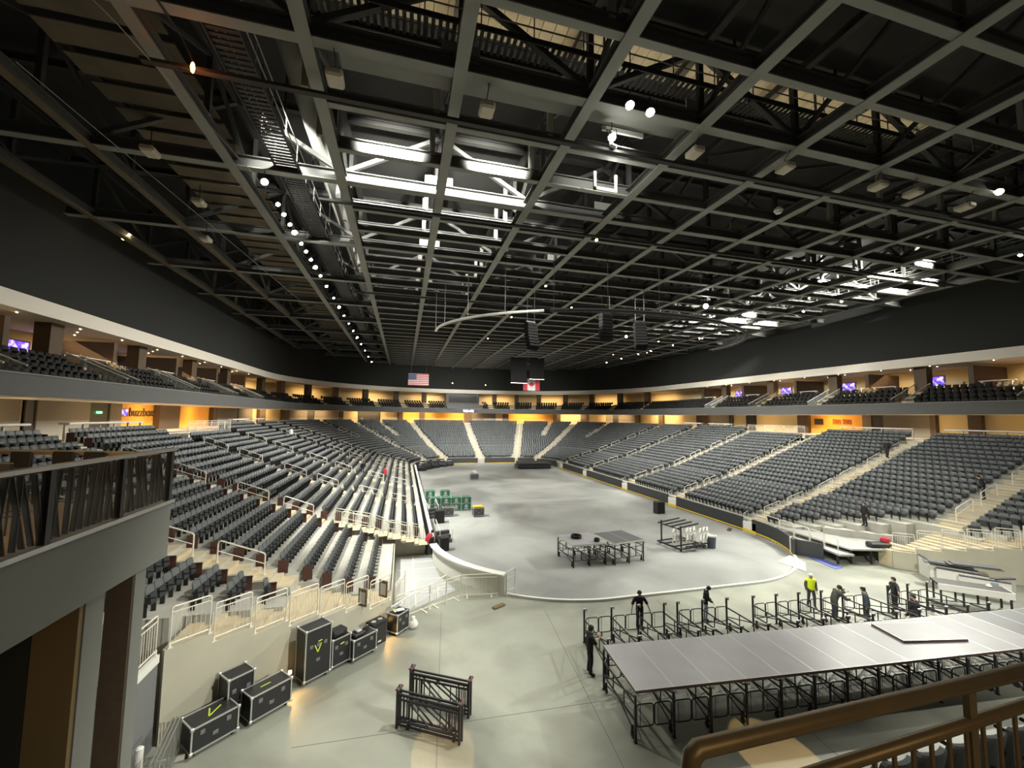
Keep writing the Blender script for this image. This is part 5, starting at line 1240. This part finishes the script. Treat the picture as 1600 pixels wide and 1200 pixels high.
# ------------------------------------------------------------------ people
def skin_mesh(name, verts, edges, radii, mats, root=0, sub=1):
    me = bpy.data.meshes.new('tmp'); me.from_pydata(verts, edges, []); o = bpy.data.objects.new('tmp', me); C.objects.link(o)
    md = o.modifiers.new('skin', 'SKIN'); md.use_smooth_shade = True; md.branch_smoothing = .4
    sv = me.skin_vertices[0].data
    for i, r in enumerate(radii): sv[i].radius = (r, r) if not isinstance(r, tuple) else r; sv[i].use_root = (i == root)
    o.modifiers.new('sub', 'SUBSURF').levels = sub
    dg = bpy.context.evaluated_depsgraph_get(); n = bpy.data.meshes.new_from_object(o.evaluated_get(dg)); n.name = name
    bpy.data.objects.remove(o); bpy.data.meshes.remove(me)
    n.materials.clear()
    for k in mats: n.materials.append(M[k])
    return n
def person(label, loc, rz, top='cblack', legs='cblack', hair='hair', lean=0.0, head_tilt=0.0, arms=None, h=1.75, kneel=False, stride=.0, jacket=False, vest=False, hat=False, sleeves=1.0, holds=False, sit=False):
    """local frame: faces +x, left hand on +y"""
    k = h/1.75; t = thing('person', label, 'person', loc, rz)
    J = dict(pel=(0, 0, .96), waist=(0, 0, 1.08), chest=(.01, 0, 1.30), neck=(0, 0, 1.47), head=(.02, 0, 1.585), top=(.025, 0, 1.69))
    for s, n in ((1, 'l'), (-1, 'r')):
        J['hip'+n] = (0, s*.095, .92); J['kne'+n] = (.03+s*stride*.6, s*.105, .50); J['ank'+n] = (-.03+s*stride, s*.11, .09); J['toe'+n] = (.14+s*stride, s*.13, .035)
        J['sho'+n] = (0, s*.185, 1.41)
        e, w = (arms or {}).get(n, ((-.03, s*.25, 1.13), (.06, s*.24, .89))); J['elb'+n] = e; J['wri'+n] = w
    J = {a: Vector(p) for a, p in J.items()}
    if kneel:
        for n, s in (('l', 1), ('r', -1)): J['kne'+n] = Vector((.38 if s > 0 else .1, s*.13, .52)); J['ank'+n] = Vector((.30 if s > 0 else -.35, s*.13, .09)); J['toe'+n] = Vector((.46 if s > 0 else -.3, s*.13, .03))
        for a in J:
            if a[:3] not in ('kne', 'ank', 'toe'): J[a].z -= .44
        J['kner'].z = .08
    piv = J['pel'].copy()
    def rot(v, a, p): d = v-p; return p+Vector((d.x*math.cos(a)+d.z*math.sin(a), d.y, -d.x*math.sin(a)+d.z*math.cos(a)))
    up_ = ['waist', 'chest', 'neck', 'head', 'top', 'shol', 'shor']
    fixed = arms or {}
    for a in up_+[q+n for n in 'lr' for q in ('elb', 'wri') if n not in fixed]: J[a] = rot(J[a], lean*(0.5 if a == 'waist' else 1), piv)
    for a in ('head', 'top'): J[a] = rot(J[a], head_tilt, J['neck'])
    J = {a: p*k for a, p in J.items()}
    # body: one continuous skin surface with palms, fingers added to the same mesh
    V, E, Rr, ix = [], [], [], {}
    def v(n, p, r):
        ix[n] = len(V); V.append(tuple(p)); Rr.append(r*k)
    def e(a, c): E.append((ix[a], ix[c]))
    v('pel', J['pel'], .135); v('waist', J['waist'], .128); v('chest', J['chest'], .142); v('neck', J['neck'], .056)
    hd = (J['top']-J['head']).normalized(); v('jaw', J['head']-hd*.045*k+Vector((.015*k, 0, 0)), .068); v('head', J['head']+hd*.03*k, .094); v('top', J['top'], .066)
    for a, c in (('pel', 'waist'), ('waist', 'chest'), ('chest', 'neck'), ('neck', 'jaw'), ('jaw', 'head'), ('head', 'top')): e(a, c)
    hands = {}
    for s, n in ((1, 'l'), (-1, 'r')):
        v('sho'+n, J['sho'+n], .062); v('elb'+n, J['elb'+n], .042); v('wri'+n, J['wri'+n], .029)
        d = (J['wri'+n]-J['elb'+n]).normalized(); p = J['wri'+n]+d*.075*k; v('pal'+n, p, .034); hands[n] = (p, d)
        for a, c in (('chest', 'sho'+n), ('sho'+n, 'elb'+n), ('elb'+n, 'wri'+n), ('wri'+n, 'pal'+n)): e(a, c)
        v('hip'+n, J['hip'+n], .088); v('kne'+n, J['kne'+n], .058); v('ank'+n, J['ank'+n], .042); v('toe'+n, J['toe'+n], .036)
        for a, c in (('pel', 'hip'+n), ('hip'+n, 'kne'+n), ('kne'+n, 'ank'+n), ('ank'+n, 'toe'+n)): e(a, c)
    body = skin_mesh('body', V, E, Rr, ['skin', 'eye', 'lip'])
    segs = [('torso', J['pel'], J['waist'], .12), ('torso', J['waist'], J['chest'], .12), ('neck', J['chest']+(J['neck']-J['chest'])*.62, J['neck'], .056), ('torso', J['chest'], J['chest']+(J['neck']-J['chest'])*.55, .11), ('neck', J['neck'], J['top'], .09)]
    for n in 'lr':
        segs += [('shoulder', J['chest']+(J['sho'+n]-J['chest'])*.3, J['sho'+n], .075), ('upper', J['sho'+n], J['elb'+n], .052), ('fore', J['elb'+n], J['wri'+n]+(J['elb'+n]-J['wri'+n])*.1, .036), ('hand', J['wri'+n], hands[n][0]+hands[n][1]*.05, .034),
                 ('thigh', J['hip'+n], J['kne'+n], .075), ('shin', J['kne'+n], J['ank'+n]+(J['kne'+n]-J['ank'+n])*.08, .05), ('foot', J['ank'+n]-(J['kne'+n]-J['ank'+n])*.02, J['toe'+n], .04)]
    def kind(q):
        best = None
        for nm, a_, c_, r_ in segs:
            d_ = c_-a_; t_ = max(0, min(1, (q-a_).dot(d_)/max(d_.length_squared, 1e-9))); dd = (q-a_-d_*t_).length-r_*k
            if best is None or dd < best[0]: best = (dd, nm, t_)
        return best
    KV = [kind(q.co) for q in body.vertices]
    def garment(nm, test, infl, m):
        fs = [p for p in body.polygons if max(p.vertices) < len(KV) and sum(test(KV[i], body.vertices[i].co) for i in p.vertices)*2 >= len(p.vertices)]
        ids = {}; vs = []
        for p in fs:
            for i in p.vertices:
                if i not in ids: ids[i] = len(vs); q = body.vertices[i]; vs.append(tuple(q.co+q.normal*infl*k))
        me = bpy.data.meshes.new(nm); me.from_pydata(vs, [], [tuple(ids[i] for i in p.vertices) for p in fs]); me.materials.append(M[m]); me.polygons.foreach_set('use_smooth', [True]*len(fs)); me.update()
        o = bpy.data.objects.new(nm, me); C.objects.link(o); o.parent = t; md = o.modifiers.new('thick', 'SOLIDIFY'); md.thickness = .012*k; md.offset = -1; return o
    b = MB()
    for n, (p, d) in hands.items():
        sd = d.cross(Vector((1, 0, 0))); sd = sd.normalized() if sd.length > .1 else Vector((0, 1, 0)); cu = d.cross(sd).normalized()
        for q in range(4):
            f0 = p+sd*(.024-.016*q)*k+d*.02*k; L = (.062, .072, .068, .052)[q]*k
            b.tube([f0, f0+d*L*.55+cu*.006*k, f0+d*L*.85+cu*.03*k], [.0095*k, .0085*k, .007*k], 5)
        f0 = p+sd*.028*k-d*.03*k; b.tube([f0, f0+sd*.03*k+d*.03*k, f0+sd*.03*k+d*.058*k+cu*.012*k], [.011*k, .01*k, .008*k], 5)
    H = J['head']+hd*.03*k; fx = Vector((hd.z, 0, -hd.x)); yy = Vector((0, 1, 0))
    def hp(a, c, z): return H+fx*a*k+yy*c*k+hd*z*k
    b.add([hp(.085, -.014, -.02), hp(.085, .014, -.02), hp(.09, 0, .022), hp(.118, 0, -.016)], [(0, 1, 3), (1, 2, 3), (2, 0, 3), (0, 2, 1)])
    for s in (-1, 1):
        b.lathe([(.004, -.011), (.011, 0), (.004, .011)], c=tuple(hp(.083, s*.032, .01)), n=6, mi=1)
        b.add([hp(-.02, s*.088, -.03), hp(.02, s*.09, -.028), hp(.022, s*.1, .02), hp(-.02, s*.105, .026), hp(0, s*.088, .0)], [(0, 1, 2, 3), (3, 2, 1, 0), (0, 4, 1), (2, 4, 3)])
    b.add([hp(.088, -.022, -.052), hp(.088, .022, -.052), hp(.093, .018, -.045), hp(.093, -.018, -.045), hp(.086, .018, -.06), hp(.086, -.018, -.06)], [(0, 1, 2, 3), (0, 5, 4, 1)], 2)
    ex = b.mesh('extra', ['skin', 'eye', 'lip'])
    o1 = bpy.data.objects.new('body', body); o2 = bpy.data.objects.new('extra', ex)
    C.objects.link(o1)
    import bmesh
    bm = bmesh.new(); bm.from_mesh(body); bm.from_mesh(ex); bm.to_mesh(body); bm.free(); bpy.data.objects.remove(o2); o1.parent = t
    # clothes
    wz = J['pel'].z-.05*k
    up_ok = ('torso', 'shoulder', 'upper')+(('fore',) if sleeves > .6 else ())
    garment('jacket' if jacket else 'shirt', lambda a, q: a[1] in up_ok or (a[1] == 'thigh' and q.z > wz-(.14*k if jacket else .03*k)), .034 if jacket else .026, top)
    garment('trousers', lambda a, q: a[1] in ('thigh', 'shin') or (a[1] == 'torso' and q.z < J['pel'].z+.06*k), .017, legs)
    for n, sgn in (('l', 1), ('r', -1)): garment('shoe', lambda a, q: a[1] == 'foot' and (q.y-(J['ank'+n].y+J['ank'+('r' if n == 'l' else 'l')].y)/2)*sgn > 0, .014, 'rubber')
    b = MB(); n_ = 10; vs = []; rows = [(-.035, .100), (.02, .107), (.07, .098), (.105, .066), (.12, .015)]
    for z, r in rows:
        for j in range(n_):
            a = 2*PI*j/n_; fr = math.cos(a); zz = z+(.085 if fr > .35 and z < 0 else .045 if fr > .35 and z < .03 else 0) - (.03 if fr < -.3 and z < 0 else 0)
            vs.append(hp(r*fr*1.02-.006, r*math.sin(a), zz))
    b.add(vs, [(i*n_+j, i*n_+(j+1) % n_, (i+1)*n_+(j+1) % n_, (i+1)*n_+j) for i in range(4) for j in range(n_)]+[tuple(range(40, 50))])
    hh = b.build('hard_hat' if hat else 'hair', 'white' if hat else hair, t, smooth=True)
    if hat: b = MB(); b.tube([hp(.125*math.cos(2*PI*j/12)+.01, .118*math.sin(2*PI*j/12), .035) for j in range(12)], .012*k, 5, closed=True); b.build('hat_brim', 'white', hh)
    if vest:
        garment('safety_vest', lambda a, q: a[1] in ('torso', 'shoulder') and q.z > J['pel'].z, .042, 'neon')
    if holds:
        p = (hands['l'][0]+hands['r'][0])/2+Vector((.05, 0, .03))*k; b = MB(); b.bxb(-.006, .006, -.06, .06, -.03, .1, .005); o = b.build('phone', 'rubber', None, tuple(Matrix.Rotation(rz, 3, 'Z') @ p+Vector(loc)), rz); tag(o, 'dark phone held up by the person at the stage end', 'phone')
    return t
person('person in black at the left end of the stage holding up a phone', (-8.35, -5.45, 0), -.1, arms=dict(l=((.14, .22, 1.16), (.36, .06, 1.28)), r=((.14, -.22, 1.16), (.36, -.05, 1.28))), sleeves=.3, holds=True, head_tilt=.2)
person('person in black shirt standing with spread arms behind the first open frames', (-4.75, -3.0, 0), -1.75, arms=dict(l=((.02, .34, 1.16), (.14, .42, .93)), r=((.02, -.34, 1.16), (.14, -.42, .93))), sleeves=.3, h=1.68)
person('person in black top and light jeans with bowed head among the open frames', (-1.35, -3.1, 0), -.5, legs='cjean', lean=.12, head_tilt=.5, h=1.66, arms=dict(l=((.10, .22, 1.12), (.28, .12, .98)), r=((.10, -.22, 1.12), (.28, -.12, .98))))
person('person in yellow safety vest and white hard hat walking behind the frames', (4.9, -3.15, 0), -2.0, top='cgray', legs='cpants', vest=True, hat=True, h=1.68, stride=.12)
person('person in gray-green jacket and jeans bending toward the frames beside the yellow vest', (4.7, -4.45, 0), -.35, top='cgray', legs='cdenim', lean=.35, head_tilt=.25, jacket=True, h=1.7, arms=dict(l=((.42, .24, 1.22), (.62, .14, 1.3)), r=((.40, -.24, 1.10), (.60, -.16, 1.08))))
person('person in dark denim jacket seen from behind just beyond the stage', (5.85, -5.1, 0), -.9+PI, top='cdenim', legs='cpants', lean=.18, jacket=True, h=1.68)
person('person in black crouching low beside the far end of the stage', (8.42, -5.5, 0), 2.6, kneel=True, lean=.2, h=1.72, arms=dict(l=((.22, .24, .70), (.42, .16, .62)), r=((.22, -.24, .70), (.42, -.16, .62))))
person('person in black with one arm stretched out to a frame post', (8.62, -4.45, 0), 2.7, h=1.66, arms=dict(l=((.10, .45, 1.28), (.25, .68, 1.22)), r=((.05, -.26, 1.15), (.18, -.2, .95))))
def rowz(x):
    d = abs(x)-W
    for a, b_, z in LOW+UP:
        if a <= d < b_: return z
    return 0
for lb, x, y, rz, kw in [('person in a red shirt standing in the left lower rows', -17.5, 29.2, -.6, dict(top='cred', legs='cpants')),
                     ('person in black bending between the bright left rows, nearer the red shirt', -20.05, 30.4, -1.2, dict(lean=.5)),
                     ('person in dark clothes standing higher in the left rows', -21.3, 30.0, -1.0, dict(top='cpants')),
                     ('person in a white top high in the left stand', -29.3, 38.0, -.5, dict(top='cwhite', legs='cpants')),
                     ('person in a red shirt bending over the curved left rink board', -13.45, 9.0, .3, dict(top='cred', legs='cblack', lean=.6)),
                     ('person in black standing in the nearest right block', 17.3, 2.6, 2.9, dict()),
                     ('person in dark clothes climbing the second stairs of the right stand', 29.0, 8.7, 0.0, dict(lean=.2, stride=.1)),
                     ('person in black leaning at the right edge stairs of the right stand', 24.4, -.4, 2.0, dict(lean=.3))]:
    if abs(x) > 13.6 and abs(y-8.7) > .5:
        for a, b_, z in LOW+UP:
            if a <= abs(x)-W < b_: x = math.copysign(W+a+.17, x); break
    person(lb, (x, y, rowz(x)+.012 if abs(x) > 13.6 else .0), rz, h=1.74, **kw)

# ------------------------------------------------------------------ railing and seats right below the camera
t = thing('bronze_railing', 'bronze painted guard railing with balusters at the lower right, right below the viewer', 'railing', (0, 0, 0))
Y0 = -18.65
b = MB(); b.tube([(-14.27, Y0, 7.15), (-14.27, Y0, 8.18), (-14.262, Y0, 8.215), (-14.235, Y0, 8.235), (-11.0, Y0, 8.262)], .031, 10); b.build('handrail', 'bronze', t, smooth=True)
b = MB(); b.tube([(-14.05, Y0, 8.045), (-11.0, Y0, 8.165)], .024, 8); b.tube([(-13.9, Y0, 7.30), (-11.0, Y0, 7.30)], .024, 8); b.build('guard_rail', 'bronze', t, smooth=True)
for x in (-12.87, -11.4): b = MB(); b.bx(x-.022, x+.022, Y0-.012, Y0+.012, 7.15, 8.23); b.build('post', 'bronze', t)
for k in range(27):
    x = -13.85+.105*k; b = MB(); b.tube([(x, Y0, 7.30), (x, Y0, 8.045+(x+14.05)*.0393)], .0095, 6); b.build('baluster', 'bronze', t)
b = MB(); b.bx(-15.2, -9, -21.5, -18.5, 6.9, 7.15); b.bx(-13.9, -7, -17.45, -16.75, 0, 5.35); b.bx(-13.9, -7, -16.75, -15.75, 0, 4.93); struct(b.build('floor_near_terrace', 'conc'))
for row, (yy, zz, xs) in enumerate([(-16.32, 4.93, [-11.07+.5*k for k in range(9)]), (-17.1, 5.35, [-11.2+.5*k for k in range(7)])]):
    for i, x in enumerate(xs):
        o = dup(PRO[0], (x, yy+.05, zz), PI/2, 'gray folding seat below the bronze railing, %s from the left in its %s row' % (nth(i+1), ['front', 'rear'][row]), 'seats below the bronze railing')
area('concourse_light', (-14.2, -22.6, 10.4), (-12.8, -19, 7.6), 34, 3, 1, WARM)
# things at the lower left corner
for i, (x, y) in enumerate([(-21.35, -7.05), (-21.6, -7.5)]):
    t = thing('bollard', ['right', 'left'][i]+' white pipe bollard at the lower left corner', 'bollard', (x, y, 0), 0, 'white bollards'); b = MB(); b.cyl((0, 0, 0), .085, 1.0, 14); b.build('pipe', 'white', t); b = MB(); b.cyl((0, 0, 1.0), .085, .03, 14, r2=.05); b.build('cap', 'white', t)
t = thing('folded_barrier', 'folded silver barricade leaning by the gray wall at the lower left', 'barrier', (-20.85, -6.45, 0), 1.75)
b = MB()
for q in range(3):
    y = .09*q; b.tube(rrect(-1.3, .5, y, .12, 1.0, .08), .02, 6, closed=True)
b.build('frames', 'chrome', t); b = MB()
for q in range(3):
    for k in range(12): b.tube([(-1.2+.13*k, .09*q, .13), (-1.2+.13*k, .09*q, .99)], .008, 4)
b.build('balusters', 'chrome', t); b = MB()
for x in (-1.0, .2): b.bx(x-.03, x+.03, -.2, .4, 0, .12)
b.build('feet', 'rail', t)
# warm light that falls through the doors behind onto the floor
spot('door_spill', (-14.2, -12.5, 4.2), (-13.9, -7.9, 0), 900, 16, .1, (1, .62, .25), .02)
spot('door_spill', (-5.0, -14.5, 4.2), (-4.8, -10.3, 0), 900, 20, .1, (1, .62, .25), .02)
